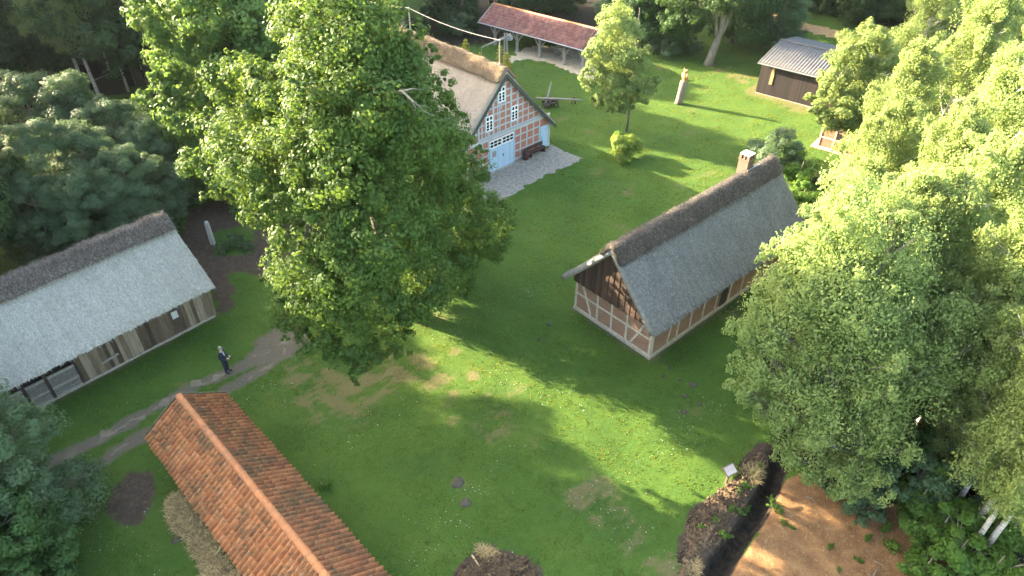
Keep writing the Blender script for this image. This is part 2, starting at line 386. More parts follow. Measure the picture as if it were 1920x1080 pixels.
FOREST = [px((-50, 205), (60, 195), (230, 175), (340, 120), (560, 110), (745, 100), (905, 85), (990, 60), (1120, 70), (1290, 60), (1300, 20), (1450, 28), (1460, 5), (1380, -40), (300, -120), (-600, -60))][0]
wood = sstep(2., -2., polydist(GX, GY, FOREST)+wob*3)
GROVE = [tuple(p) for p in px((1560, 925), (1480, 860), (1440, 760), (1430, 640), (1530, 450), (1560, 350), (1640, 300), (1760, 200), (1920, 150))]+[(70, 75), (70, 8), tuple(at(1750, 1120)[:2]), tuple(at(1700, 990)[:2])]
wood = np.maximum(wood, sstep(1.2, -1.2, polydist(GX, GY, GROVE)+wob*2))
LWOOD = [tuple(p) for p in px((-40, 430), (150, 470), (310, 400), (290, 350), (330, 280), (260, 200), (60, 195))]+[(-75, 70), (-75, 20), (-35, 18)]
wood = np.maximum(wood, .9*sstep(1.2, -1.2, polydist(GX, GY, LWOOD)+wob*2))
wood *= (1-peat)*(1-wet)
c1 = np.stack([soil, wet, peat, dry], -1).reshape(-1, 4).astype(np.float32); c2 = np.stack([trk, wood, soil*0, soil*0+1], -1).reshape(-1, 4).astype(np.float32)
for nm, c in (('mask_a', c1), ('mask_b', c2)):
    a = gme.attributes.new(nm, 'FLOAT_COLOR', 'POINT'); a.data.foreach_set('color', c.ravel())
def groundmat():
    m, t, b = nt('lawn_and_soil'); g = G(t); o = g.obj()
    n1 = g.noise(o, .35, 5, .6); n2 = g.noise(o, 3.2, 6, .7); n3 = g.noise(o, 22, 4, .7)
    grass = g.ramp(g.math('ADD', g.math('MULTIPLY', n1, .55), g.math('MULTIPLY', n2, .45)), [(.32, (.024, .064, .010)), (.5, (.044, .105, .014)), (.68, (.08, .135, .022))])
    grass = g.mix(g.math('MULTIPLY', n3, .5), grass, (.05, .07, .02))
    A = g.attr('mask_a'); B = g.attr('mask_b'); a = g.sep(A.outputs['Vector']); bb = g.sep(B.outputs['Vector']); dryk = A.outputs['Alpha']
    def edge(k, amt=.9): # breaks the edge of a mask up with fine noise
        return g.math('MULTIPLY', g.math('SUBTRACT', g.math('ADD', k, g.math('MULTIPLY', g.math('SUBTRACT', g.math('ADD', g.math('MULTIPLY', n2, .5), g.math('MULTIPLY', n3, .5)), .5), amt)), .35), 3.2, clamp=True)
    drc = g.ramp(n3, [(.3, (.10, .075, .04)), (.7, (.21, .165, .085))])
    col = g.mix(g.math('MULTIPLY', edge(dryk, 1.2), .65), grass, drc)
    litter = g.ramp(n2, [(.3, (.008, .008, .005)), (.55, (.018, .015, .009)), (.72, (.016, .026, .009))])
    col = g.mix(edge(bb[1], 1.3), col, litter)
    gravel = g.ramp(n3, [(.3, (.07, .06, .043)), (.7, (.155, .135, .10))])
    col = g.mix(edge(bb[0], 1.3), col, gravel)
    so = g.ramp(g.math('ADD', g.math('MULTIPLY', n3, .5), g.math('MULTIPLY', n2, .5)), [(.35, (.028, .021, .017)), (.52, (.065, .048, .036)), (.68, (.15, .105, .065))])
    col = g.mix(edge(a[0], .9), col, so)
    pe = g.ramp(g.math('ADD', g.math('MULTIPLY', n3, .45), g.math('MULTIPLY', g.noise(o, 1.4, 6, .7), .55)), [(.32, (.075, .04, .019)), (.48, (.19, .10, .046)), (.62, (.28, .16, .075)), (.8, (.40, .27, .14))])
    col = g.mix(edge(a[2], .6), col, pe)
    we = g.ramp(g.math('ADD', g.math('MULTIPLY', n3, .4), g.math('MULTIPLY', n2, .6)), [(.36, (.008, .007, .006)), (.52, (.03, .023, .017)), (.66, (.085, .06, .038))])
    col = g.mix(edge(a[1], .5), col, we)
    g.put(b.inputs['Base Color'], col); b.inputs['Roughness'].default_value = .95
    b.inputs['Specular IOR Level'].default_value = .15
    g.put(b.inputs['Normal'], g.bump(g.math('ADD', n3, g.math('MULTIPLY', n2, .8)), .9, .06))
    return m
MT['ground'] = groundmat()
go = link('ground', gme, 'ground'); props(go, kind='structure')
def zof(x, y): return float(ground_z(np.array([x]), np.array([y]))[0])

def sheet(name, poly, z, m, step=.35, jag=.12, disp=0., kind='structure', label=None, cat=None):
    "a patch of ground surface with an irregular edge and a little thickness at the rim"
    P = [np.array(p[:2], float) for p in poly]; ring = []
    for i in range(len(P)):
        a, b = P[i], P[(i+1) % len(P)]; n = max(1, int(np.hypot(*(b-a))/step))
        for k in range(n):
            q = a+(b-a)*k/n; ring.append((q[0]+jag*nz(q[0]*2, q[1]*2, 3), q[1]+jag*nz(q[0]*2, q[1]*2, 9)))
    xs = [p[0] for p in ring]; ys = [p[1] for p in ring]
    X, Y = np.meshgrid(np.arange(min(xs), max(xs), step), np.arange(min(ys), max(ys), step))
    d = polydist(X, Y, ring)
    keep = d < step*.1
    Z = ground_z(X, Y)+z*sstep(.0, -.4, d)-.03*sstep(-.15, .1, d)+disp*nfield(X, Y, 2.2, 3.)
    ix = np.arange(X.size).reshape(X.shape)
    q = np.stack([ix[:-1, :-1], ix[:-1, 1:], ix[1:, 1:], ix[1:, :-1]], -1).reshape(-1, 4)
    q = q[keep.ravel()[q].all(1)]
    used = np.unique(q); re = np.full(X.size, -1); re[used] = np.arange(len(used))
    V = np.stack([X, Y, Z], -1).reshape(-1, 3)[used]
    o = link(name, npmesh(name, V, re[q], smooth=True), m); props(o, label, cat, kind=kind); return o
def gravelmat(name, c1, c2, c3, sc_=9.):
    m, t, b = nt(name); g = G(t); o = g.obj()
    v = g.new('ShaderNodeTexVoronoi', i_Vector=o, i_Scale=sc_); n = g.noise(o, 1.2, 6, .7)
    k = g.math('ADD', g.math('MULTIPLY', g.sep(v.outputs['Color'])[0], .6), g.math('MULTIPLY', n, .5))
    col = g.ramp(k, [(.2, c1), (.5, c2), (.85, c3)])
    col = g.mix(g.math('MULTIPLY', g.math('SUBTRACT', v.outputs[0], .42, clamp=True), 3.2, clamp=True), col, (c1[0]*.5, c1[1]*.5, c1[2]*.5))
    g.put(b.inputs['Base Color'], col); g.put(b.inputs['Normal'], g.bump(g.math('SUBTRACT', 1., v.outputs[0]), .9, .05)); return m
MT['cobble'] = flat('field_cobbles', (.205, .185, .155), .95, .5, 5., bump=.9)
MT['sand'] = flat('pale_sand', (.33, .28, .20), .95, .35, 3, bump=.5)
MT['track'] = flat('worn_track_dirt', (.125, .106, .072), .95, .45, 2.2, bump=.7)
MT['sandpath'] = flat('ochre_sand_path', (.30, .19, .09), .95, .3, 2)
COB = px((880, 345), (918, 322), (1015, 280), (1036, 270), (1060, 282), (1098, 297), (1066, 312), (1015, 335), (975, 358), (938, 382), (900, 372))
sheet('cobbled_forecourt', COB, .03, 'cobble', .14, .45, .012)
SAND = px((935, 112), (975, 95), (1000, 85), (1100, 95), (1160, 130), (1140, 150), (1100, 148), (1060, 132), (1030, 118), (990, 113), (950, 118))
sheet('sand_floor', SAND, .03, 'sand', .2, .6, .015)
SPATH = px((1440, 22), (1470, 28), (1520, 44), (1600, 62), (1640, 80), (1620, 92), (1560, 72), (1500, 56), (1462, 48), (1440, 40))
sheet('sandy_path', SPATH, .03, 'sandpath', .3, .8, .02)
def ribbon(pl, w):
    P = [np.array(p[:2]) for p in pl]; L, R = [], []
    for i, p in enumerate(P):
        d = P[min(i+1, len(P)-1)]-P[max(i-1, 0)]; d = d/np.hypot(*d); n = np.array([-d[1], d[0]])*w/2
        L.append(p+n); R.append(p-n)
    return L+R[::-1]
sheet('dirt_track', ribbon(RUT1, .46), .02, 'track', .12, .55, .015)
sheet('dirt_track', ribbon(RUT2[:], .34), .02, 'track', .12, .5, .015)
# ------------------------------------------------------------------ thatched roofs
def slope_profile(wl, wr, yc, zl, zr, zt, n=14, sag=.06, rnd_r=.35):
    "outer profile points from the left eave over the ridge to the right eave"
    P = []
    for k in range(n+1):
        t = k/n; P.append((yc-wl*(1-t), zl+(zt-zl)*t-sag*math.sin(math.pi*t)))
    Q = []
    for k in range(1, n+1):
        t = k/n; Q.append((yc+wr*t, zt+(zr-zt)*t-sag*math.sin(math.pi*t)))
    return P+Q
def thatch(name, x0, x1, prof, thick, m, parent, nstr, amp=.035, slen=.3, sw=.022, dx=.28, round_end=.10, lift=.03, seed=0.):
    sag_ = lambda x: .05*nz(x*.22, seed+3.3, 1.)+.03*nz(x*.7, seed+8.3, 2.)
    n = max(2, int((x1-x0)/dx)); Pn = np.array(prof); m_ = len(Pn)
    T = np.gradient(Pn, axis=0); T /= np.hypot(T[:, 0], T[:, 1])[:, None]; Nn = np.stack([-T[:, 1], T[:, 0]], -1)
    V, F4 = [], []
    for i in range(n+1):
        x = x0+(x1-x0)*i/n; e = min(i, n-i)*dx
        drop = round_end*max(0, 1-e/.35)**2
        for j in range(m_):
            y, z = Pn[j]; a = amp*(nz(x*1.3+seed, y*1.3, z*1.3)+.6*nz(x*4+seed, y*4, z*4))-drop
            jx = .07*nz(j*.9, seed, i*1.7) if i in (0, n) else 0
            ed = .09*nz(x*2.5, j*3+seed, 1.3) if j in (0, m_-1) else 0
            V.append((x+jx, y+Nn[j, 0]*a+T[j, 0]*ed, z+Nn[j, 1]*a+T[j, 1]*ed+sag_(x)))
    no = len(V)
    for i in range(n+1):
        x = x0+(x1-x0)*i/n
        for j in range(m_):
            y, z = Pn[j]-Nn[j]*thick
            if j == 0: y += .4*thick*T[0, 0]; z += .4*thick*T[0, 1]
            if j == m_-1: y -= .4*thick*T[-1, 0]; z -= .4*thick*T[-1, 1]
            V.append((x, y, z+sag_(x)))
    for i in range(n):
        for j in range(m_-1):
            a = i*m_+j; F4.append((a, a+1, a+m_+1, a+m_)); b = no+a; F4.append((b, b+m_, b+m_+1, b+1))
        for j in (0, m_-1):
            a = i*m_+j; b = no+a; F4.append((a, a+m_, b+m_, b) if j == 0 else (a, b, b+m_, a+m_))
    for i in (0, n):
        for j in range(m_-1):
            a = i*m_+j; b = no+a; F4.append((a, b, b+1, a+1) if i == 0 else (a, a+1, b+1, b))
    V = np.array(V)
    # loose stalks lying on the surface
    seg = np.hypot(*(Pn[1:]-Pn[:-1]).T); cs = np.concatenate([[0], np.cumsum(seg)])
    s = RNG.uniform(.05, cs[-1]-.05, nstr); j = np.clip(np.searchsorted(cs, s)-1, 0, m_-2); f = ((s-cs[j])/seg[j])[:, None]
    yz = Pn[j]*(1-f)+Pn[j+1]*f; tt = T[j]; nn = Nn[j]
    sg = np.where(s < cs[m_//2], -1., 1.)[:, None]     # downhill direction
    x = RNG.uniform(x0+.05, x1-.05, nstr); ang = RNG.normal(0, .5, nstr); L = slen*RNG.uniform(.4, 1.2, nstr)
    ah = amp*np.array([nz(a*1.3+seed, b*1.3, c*1.3) for a, b, c in zip(x, yz[:, 0], yz[:, 1])])
    base = np.stack([x, yz[:, 0]+nn[:, 0]*ah, yz[:, 1]+nn[:, 1]*ah+np.array([sag_(a) for a in x])], -1)
    d = np.stack([np.sin(ang), tt[:, 0]*np.cos(ang)*sg[:, 0], tt[:, 1]*np.cos(ang)*sg[:, 0]], -1)
    n3 = np.stack([np.zeros(nstr), nn[:, 0], nn[:, 1]], -1); side = np.cross(d, n3)
    w = (sw*RNG.uniform(.6, 1.4, nstr))[:, None]; lf = (lift*RNG.uniform(.3, 1.3, nstr))[:, None]
    a = base-side*w+n3*.012; b = base+side*w+n3*.012; c = base+d*L[:, None]+n3*lf
    k = len(V); V = np.concatenate([V, np.stack([a, b, c], 1).reshape(-1, 3)])
    tri = (k+np.arange(nstr*3)).reshape(-1, 3)
    return link(name, npmesh(name, V, [np.array(F4), tri]), m, parent)
def cap_profile(prof, reach, up, blunt=.22, n=16):
    "ridge roll: the middle of a roof profile lifted off it and rounded over the ridge"
    Pn = np.array(prof); seg = np.hypot(*(Pn[1:]-Pn[:-1]).T); cs = np.concatenate([[0], np.cumsum(seg)]); mid = cs[len(Pn)//2]
    out = []
    for k in range(n+1):
        s = mid-reach+2*reach*k/n; y = np.interp(s, cs, Pn[:, 0]); z = np.interp(s, cs, Pn[:, 1])
        out.append([y, z])
    out = np.array(out); sm = out.copy()
    for _ in range(2):
        sm[1:-1] = .25*sm[:-2]+.5*sm[1:-1]+.25*sm[2:]
    T = np.gradient(sm, axis=0); T /= np.hypot(T[:, 0], T[:, 1])[:, None]; N = np.stack([-T[:, 1], T[:, 0]], -1)
    return [tuple(p+q*up) for p, q in zip(sm, N)]

# ------------------------------------------------------------------ small half-timbered house (right of centre)
t = thing('thatched_cottage', 'brick and timber cottage with dark grey thatched roof, brown boarded gable and brick chimney', 'house', (FA[0], FA[1], 0), FA[2])
W, L, he, zr = 5.76, 14.3, 2.44, 6.30
zroof = lambda y, d=.0: he+(zr-he)*(1-abs(y-W/2)/(W/2+.6))-d
mb = MB(); wt = .16
mb.prism([(.0, .0, .12), (0, W, .12), (0, W, 2.42), (0, 0, 2.42)], (L, 0, 0)); mb.build('brick_wall', 'brickA', t)
mb = MB(); mb.box(-.06, L+.05, -.06, W+.06, -.3, .10); mb.build('foundation', 'mortar', t)
mb = MB()
def bar(p, q, w=.15, o=.03): mb.beam(p, q, o*2, w, up=(0, 0, 1)) if abs(p[2]-q[2]) < 1e-3 else mb.beam(p, q, w, o*2, up=(1, 0, 0))
# gable frame (plane x = 0)
def gb(y0, z0, y1, z1, w=.14, pr=.035):
    w *= .82 
    d = Vector((0, y1-y0, z1-z0)).normalized(); n = Vector((0, -d.z, d.y))*w/2
    mb.prism([(-pr, y0+n.y, z0+n.z), (-pr, y1+n.y, z1+n.z), (-pr, y1-n.y, z1-n.z), (-pr, y0-n.y, z0-n.z)], (pr+.02, 0, 0))
gb(-.03, .19, W+.03, .19, .17, .05); gb(.1, 1.30, 5.66, 1.30, .15)
gb(.08, .28, .08, 2.4, .17, .045); gb(W-.08, .28, W-.08, 2.4, .17, .045)
for y0, y1 in ((3.97, 4.04), (2.88, 2.96), (1.77, 1.83)): gb(y0, .28, y1, 2.36, .15, .038)
gb(4.45, .28, 5.34, 2.36, .15, .041); gb(1.42, .28, .98, 1.2, .15, .041); gb(.98, 1.2, .52, 2.36, .15, .041)
# long front wall (plane y = 0)
def lb(x0, z0, x1, z1, w=.14, pr=.035):
    w *= .8
    d = Vector((x1-x0, 0, z1-z0)).normalized(); n = Vector((-d.z, 0, d.x))*w/2
    mb.prism([(x0+n.x, -pr, z0+n.z), (x1+n.x, -pr, z1+n.z), (x1-n.x, -pr, z1-n.z), (x0-n.x, -pr, z0-n.z)], (0, pr+.02, 0))
lb(-.04, .19, L, .19, .16, .045)
for x in (.09, 2.3, 3.5, 4.7, 5.95, 7.3, 8.6, 10.2, 11.8, 13.2): lb(x, .27, x, 2.3, .14)
lb(.12, 1.7, .6, 2.3, .12, .04); lb(1.45, .27, 1.7, 2.0, .12, .03)
mb.build('timber_frame', 'timberA', t)
mb = MB(); mb.box(6.36, 7.0, -.05, .02, .27, 1.95); mb.build('door', 'wood_dark', t)
mb = MB(); y = .12; k = 0
while y < W-.1:
    w = rnd.uniform(.17, .25); y1 = min(y+w, W-.1); pr = .36+(.028 if k % 2 else 0)+rnd.uniform(0, .008)
    za, zb = zroof(y)-.36, zroof(y1)-.36
    top = [(-pr, y, max(za, 2.44)), (-pr, y1-.012, max(zb, 2.44))]
    if y < W/2 < y1: top = [(-pr, y, za), (-pr, W/2, zroof(W/2)-.36), (-pr, y1-.012, zb)]
    mb.prism([(-pr, y1-.012, 2.38), (-pr, y, 2.38)]+top, (pr-.01, 0, 0)); y = y1; k += 1
mb.build('gable_boards', 'boards_brown', t)
prof = slope_profile(W/2+.62, W/2+.62, W/2, he, he, zr, 12)
roof = thatch('thatched_roof', -.76, L+.3, prof, .34, 'thatch_dark', t, 42000, slen=.24, sw=.016, seed=1.)
cap = thatch('ridge_cap', -.80, L+.30, cap_profile(prof, 1.12, .15), .22, 'cap_grey', t, 9000, amp=.07, slen=.28, sw=.018, dx=.2, lift=.07, seed=5.)
mb = MB()   # chimney
cx, cy = 11.9, W/2+.45
for (z0, z1, e) in ((4.8, 7.02, .33), (7.02, 7.10, .37)): mb.box(cx-e, cx+e, cy-e, cy+e, z0, z1)
for sx in (-1, 1):
    for sy in (-1, 1): mb.box(cx+sx*.26-.085, cx+sx*.26+.085, cy+sy*.26-.085, cy+sy*.26+.085, 7.10, 7.36)
for q in ((0, .28), (0, -.28), (.28, 0), (-.28, 0)):
    mb.box(cx+q[0]-.055, cx+q[0]+.055, cy+q[1]-.055, cy+q[1]+.055, 7.101, 7.359)
mb.v = [(a, b, c-.18 if c > 5 else c) for a, b, c in mb.v]; ch = mb.build('chimney', 'brickC', t)
mb = MB(); mb.box(cx-.34, cx+.34, cy-.34, cy+.34, 7.18, 7.24); mb.build('cap_slab', 'stone', ch)
mb = MB(); mb.box(cx-.2, cx+.2, cy-.2, cy+.2, 6.925, 7.17); mb.build('flue', 'black', ch)
mb = MB(); mb.beam((cx-.4, cy-.42, 6.25), (cx+.8, cy-.5, 6.32), .05, .22); mb.build('flashing', 'metalgrey', ch)

# ------------------------------------------------------------------ farmhouse with blue doors
t = thing('farmhouse', 'large half timbered farmhouse with orange brick infill, blue doors and tan thatched roof', 'house', (FF[0], FF[1], 0), FF[2])
W, L, he, zr = 10.46, 17.5, 2.05, 8.0; yc = -W/2
fz = lambda x, d=0.: he+(zr-he)*(1-abs(x-yc)/(W/2+.5))-d
mb = MB(); mb.prism([(0, 0, .05), (0, 0, fz(0)-.35), (yc, 0, zr-.4), (-W, 0, fz(-W)-.35), (-W, 0, .05)], (0, L, 0)); mb.build('brick_wall', 'brickF', t)
mb = MB(); mb.box(-W-.05, .05, -.05, L+.05, -.3, .12); mb.build('foundation', 'mortar', t)
mb = MB()
def fb(u0, z0, u1, z1, w=.13, pr=.03):
    x0, x1 = -u0, -u1
    d = Vector((x1-x0, 0, z1-z0)).normalized(); n = Vector((-d.z, 0, d.x))*w/2
    mb.prism([(x0+n.x, -pr, z0+n.z), (x1+n.x, -pr, z1+n.z), (x1-n.x, -pr, z1-n.z), (x0-n.x, -pr, z0-n.z)], (0, pr+.02, 0))
top = lambda u: fz(-u)-.42
ur = lambda z: (W/2)-(zr-.42-z)/(zr-he)*(W/2+.5)     # right limit of the gable at height z
wins = [(6.46, 7.17, 3.55, 4.75), (3.8, 4.5, 3.6, 4.8), (5.17, 5.88, 5.5, 6.66)]
# ground storey
fb(0, .2, 4.2, .2, .16, .045); fb(6.9, .2, W, .2, .16, .045); fb(.1, 2.86, 10.35, 2.86, .24, .06); fb(1.1, 3.10, 7.95, 3.10, .1, .09)
for u in (.08, 1.27, 1.97, 2.72, 3.45, 4.17, 6.93, 7.55, 8.3, 9.1, 10.38): fb(u, .28, u, min(2.75, top(u)), .14, .036)
for z in (.88, 1.53, 2.18):
    fb(1.33, z, 4.12, z, .11); fb(6.98, z, 10.3, z, .11)
# upper rails and studs
zs = [3.62, 4.16, 4.70, 5.24, 5.78, 6.32]
for z in zs+[6.86]:
    a, b = max(.1, ur(z)), min(W-.1, W-ur(z)); cuts = sorted([(w[0], w[1]) for w in wins if w[2]-.02 < z < w[3]+.02]); p = a
    for c0, c1 in cuts+[(b, b)]:
        if c0-p > .1: fb(p, z, c0, z, .11, .033)
        p = c1
for u in [.75+.62*k for k in range(15)]:
    lo, hi = 3.15, min(top(u)-.02, 6.86)
    if hi < lo+.2: continue
    segs = [(lo, hi)]
    for w in wins:
        if w[0]-.02 < u < w[1]+.02:
            segs = [q for a, b in segs for q in ((a, min(b, w[2])), (max(a, w[3]), b)) if q[1]-q[0] > .1]
    for a, b in segs: fb(u, a, u, b, .115, .036)
for w in wins:
    fb(w[0]-.05, 3.15, w[0]-.05, min(6.86, top(w[0])), .1, .04); fb(w[1]+.05, 3.15, w[1]+.05, min(6.86, top(w[1])), .1, .04)
    fb((w[0]+w[1])/2, max(3.15, w[2]-.55), (w[0]+w[1])/2, w[2], .1, .034); fb(w[0]-.1, w[2]-.05, w[1]+.1, w[2]-.05, .1, .045)
fb(4.55, 6.9, 5.5, 7.6, .12, .037); fb(5.9, 6.9, 4.95, 7.6, .12, .041); fb(W/2, 7.1, W/2, 7.5, .12, .030)
for s in (-1, 1):   # rafters along the verge
    fb(W/2, top(W/2)-.02, W/2+s*5.1, top(W/2+s*5.1)-.04, .14, .05)
fb(7.9, 2.98, 7.9, 4.6, .16, .05)
# long side walls
for y in [k*1.9+.1 for k in range(10)]:
    mb.box(.0, .035, y-.07, y+.07, .15, 1.9); mb.box(-W-.035, -W, y-.07, y+.07, .15, 1.9)
for a, b in ((-.0, .045), (-W-.045, -W)): mb.box(a, b, -.04, L, .12, .28); mb.box(a, b, -.04, L, 1.78, 1.94)
mb.build('timber_frame', 'timberF', t)
for (a, b, z0, z1) in wins:
    mb = MB(); x0, x1 = -b, -a; h = z1-z0; y0, y1 = -.075, .01
    mb.box(x0, x0+.07, y0, y1, z0, z1); mb.box(x1-.07, x1, y0, y1, z0, z1)
    mb.box(x0+.07, x1-.07, y0, y1, z0, z0+.07); mb.box(x0+.07, x1-.07, y0, y1, z1-.07, z1)
    xm = (x0+x1)/2; mb.box(xm-.05, xm+.05, y0-.004, y1, z0+.07, z1-.07); zt = z0+h*.68
    mb.box(x0+.07, x1-.07, y0+.004, y1, zt-.055, zt+.055)
    for k in (1, 2): mb.box(x0+.07, x1-.07, y0+.02, y1, z0+(zt-z0)*k/3-.018, z0+(zt-z0)*k/3+.018)
    w = mb.build('window', 'white', t)
    mb = MB(); mb.box(x0+.06, x1-.06, -.045, .0, z0+.06, z1-.06); mb.build('pane', 'glass', w)
# big door, fanlight, small door
def door(u0, u1, z0, z1, name, extra=None):
    mb = MB(); n = max(3, int((u1-u0)/.17)); 
    for k in range(n):
        a, b = -u1+(u1-u0)*k/n, -u1+(u1-u0)*(k+1)/n; mb.box(a+.004, b-.004, -.085-rnd.uniform(0, .006), .0, z0, z1)
    d = mb.build(name, 'blue', t); return d
d1 = door(5.52, 6.84, .06, 2.0, 'door'); mb = MB(); mb.box(-6.55, -6.2, -.125, -.088, 1.25, 1.75); mb.build('notice', 'wood_grey', d1)
d2 = door(4.26, 5.50, .06, 2.0, 'door'); mb = MB(); mb.box(-5.44, -5.40, -.13, -.088, 1.0, 1.22); mb.build('handle', 'black', d2)
d3 = door(.26, 1.2, .14, 2.06, 'door'); mb = MB(); mb.box(-1.12, -1.07, -.13, -.088, 1.0, 1.2); mb.build('handle', 'metalgrey', d3); mb = MB(); mb.box(-.62, -.5, -.1, -.088, 1.62, 1.78); mb.build('peephole', 'metalgrey', d3)
mb = MB(); y0, y1 = -.10, -.01
for u0, u1 in ((4.27, 5.52), (5.58, 6.84)):
    mb.box(-u1, -u0, y0, y1, 2.02, 2.09); mb.box(-u1, -u0, y0, y1, 2.58, 2.65); mb.box(-u1, -u1+.06, y0, y1, 2.09, 2.58); mb.box(-u0-.06, -u0, y0, y1, 2.09, 2.58)
    mb.box(-u1+.06, -u0-.06, y0+.01, y1, 2.32, 2.36)
    for k in (1, 2): xm = -u1+(u1-u0)*k/3; mb.box(xm-.02, xm+.02, y0+.006, y1, 2.09, 2.58)
w = mb.build('window', 'white', t); mb = MB(); mb.box(-6.8, -4.3, -.06, -.005, 2.07, 2.6); mb.build('pane', 'glass', w)
mb = MB(); mb.box(-6.9, -4.2, -.30, -.0, -.02, .055); mb.build('door_sill', 'mortar', t)
mb = MB(); mb.box(-4.24, -4.16, -.14, -.02, .1, 2.7); mb.build('door_post', 'blue', t)
mb = MB(); mb.box(-7.68, -7.25, -.09, -.045, 1.1, 1.42); mb.build('name_board', 'wood_dark', t)
# roof: built along y, so turn a profile frame
rt = bpy.data.objects.new('roof_frame', None)
def rot_roof(ob):
    ob.rotation_euler = (0, 0, math.pi/2); ob.location = (yc, 0, 0); return ob
COLr = slope_profile(W/2+.5, W/2+.5, 0, he, he, zr, 14, .10)
bpy.data.objects.remove(rt)
rot_roof(thatch('thatched_roof', -.28, L+.3, COLr, .36, 'thatch_tan', t, 30000, slen=.28, sw=.02, seed=9.))
rot_roof(thatch('ridge_cap', -.34, L+.3, cap_profile(COLr, 1.25, .24), .3, 'cap_tan', t, 9000, amp=.12, slen=.32, sw=.02, dx=.22, lift=.08, seed=12.))
MT['barge'] = flat('dark_green_bargeboard', (.035, .045, .04), .6, .2, 4)
for s in (-1, 1):
    mb = MB(); mb.beam((yc, -.33+.004*s, zr-.46), (yc+s*(W/2+.42), -.33+.004*s, he-.36), .06, .24, up=(0, 0, 1)); mb.build('bargeboard', 'barge', t)
# poles and cable on the ridge
def onroof(u, y, z=0): return w2(FF, yc+u, y)+(zr+z,)
def ridge_pole(base, h, label):
    p = thing('ridge_pole', label, 'pole', base, 0, 'poles on the farmhouse ridge')
    mb = MB(); mb.tube([(0, 0, -.35), (0, 0, h)], [.055, .04], 8); mb.build('post', 'wood_grey', p)
    mb = MB(); mb.box(-.05, .05, -.05, .05, h-.2, h-.1); mb.lathe([(.02, 0), (.06, .03), (.06, .08), (.02, .12)], 8, (0, 0, h-.07)); mb.build('insulator', 'stone', p)
    mb = MB(); mb.tube([(0, 0, -.02), (0, 0, .07)], [.13, .07], 10); mb.build('collar', 'stone', p)
    return Vector(base)+Vector((0, 0, h-.02))
def on_ridge(pxx, zt):   # y along the ridge under a picture column
    best = min(np.arange(0, 16, .05), key=lambda y: abs(proj(onroof(0, y, zt))[0]-pxx)); return best
def proj(P):
    d = np.array(P, float)-np.array([0, 0, CAM_H]); z = d@FW; return (960+F_PX*(d@RT)/z, 540-F_PX*(d@UP)/z)
y1 = on_ridge(937, .2); y2 = on_ridge(770, .2)
p1 = ridge_pole(onroof(0, y1, .2), 1.75, 'grey pole at the gable end of the farmhouse ridge carrying the cable')
p2 = ridge_pole(onroof(0, y2, .2), 1.75, 'grey pole farther back on the farmhouse ridge above the oak leaves')
far = Vector(onroof(-1.0, y2+9, 1.6))
mb = MB()
def sagline(a, b, s, n=14): return [a.lerp(b, k/n)-Vector((0, 0, s*4*(k/n)*(1-k/n))) for k in range(n+1)]
mb.tube(sagline(p1, p2, .28)+sagline(p2, far, .2)[1:], .011, 6); props(mb.build('cable', 'cable'), 'pale cable strung between the poles above the farmhouse ridge', 'cable')

# ------------------------------------------------------------------ grey thatched barn (left)
t = thing('thatched_barn', 'long weathered plank barn with pale grey thatched roof beside the track', 'barn', (FB[0], FB[1], 0), FB[2])
W, L, he, zr = 6.04, 20., 2.49, 5.7
mb = MB(); x = -.02
while x > -7.35:
    w = rnd.uniform(.16, .30); mb.box(max(x-w, -7.36)+.006, x, -.035-rnd.uniform(0, .02), -.002, .14+rnd.uniform(-.03, .03), 2.2); x -= w
mb.build('plank_wall', 'boards_barn', t); mb = MB(); x = -11.3
while x > -L: w = .25; mb.box(x-w+.006, x, -.04, -.002, .14, 2.2); x -= w
mb.build('plank_wall', 'boards_barn', t); mb = MB()
y = .03
while y < W-.02:
    w = min(rnd.uniform(.18, .3), W-.02-y); zt = 2.2+ (zr-he)*(1-abs(y+w/2-W/2)/(W/2+.93))*.9
    mb.box(.002, .03+rnd.uniform(0, .02), y, y+w-.006, .14, min(zt, 5.0)); y += w
mb.build('plank_wall', 'boards_barn', t)
mb = MB(); mb.box(-L, -.05, .04, W, 0.0, .10); mb.prism([(-.06, .05, .1), (-.06, W-.05, .1), (-.06, W-.05, 2.25), (-.06, W/2, 4.9), (-.06, .05, 2.25)], (-7.25, 0, 0)); mb.build('inner_wall', 'wood_dark', t)
mb = MB(); mb.prism([(-11.3, .05, .1), (-11.3, W-.05, .1), (-11.3, W-.05, 2.25), (-11.3, W/2, 4.9), (-11.3, .05, 2.25)], (-L+11.4, 0, 0)); mb.box(-11.3, -7.3, W-.2, W-.05, .1, 2.3); mb.box(-11.3, -7.3, .3, W-.3, .1, .14); mb.build('bay_wall', 'wood_dark', t)
mb = MB(); mb.box(-L, .03, -.09, W, -.3, .13); mb.build('foundation', 'mortar', t)
mb = MB(); mb.beam((.02, -.04, .1), (.12, -.02, 2.0), .2, .08, (0, 1, 0)); mb.build('corner_board', 'boards_barn', t); mb = MB(); mb.box(-7.47, -7.37, -.08, .06, .1, 2.3)
mb.build('post', 'wood_dark', t)
for xx in (-8.83, -9.85, -11.2): mb = MB(); mb.box(xx-.08, xx+.08, -.07, .07, .1, 2.3); mb.build('post', 'wood_dark', t)
for (a, b) in ((-8.75, -7.47), (-9.77, -8.91), (-11.12, -9.93)):
    mb = MB()
    for z in (.12, .66, 1.40): mb.beam((a, -.05, z+.05), (b, -.05, z+.05), .07, .16)
    n = int((b-a)/.075)
    for k in range(n): xx = a+(b-a)*(k+.5)/n; mb.box(xx-.013, xx+.013, -.03+.02*(k % 2), -.01+.02*(k % 2), .15, 1.45)
    for z in [.22+.09*k for k in range(14)]: mb.box(a, b, -.012, .008, z, z+.03)
    mb.build('hurdle', 'wood_grey', t)
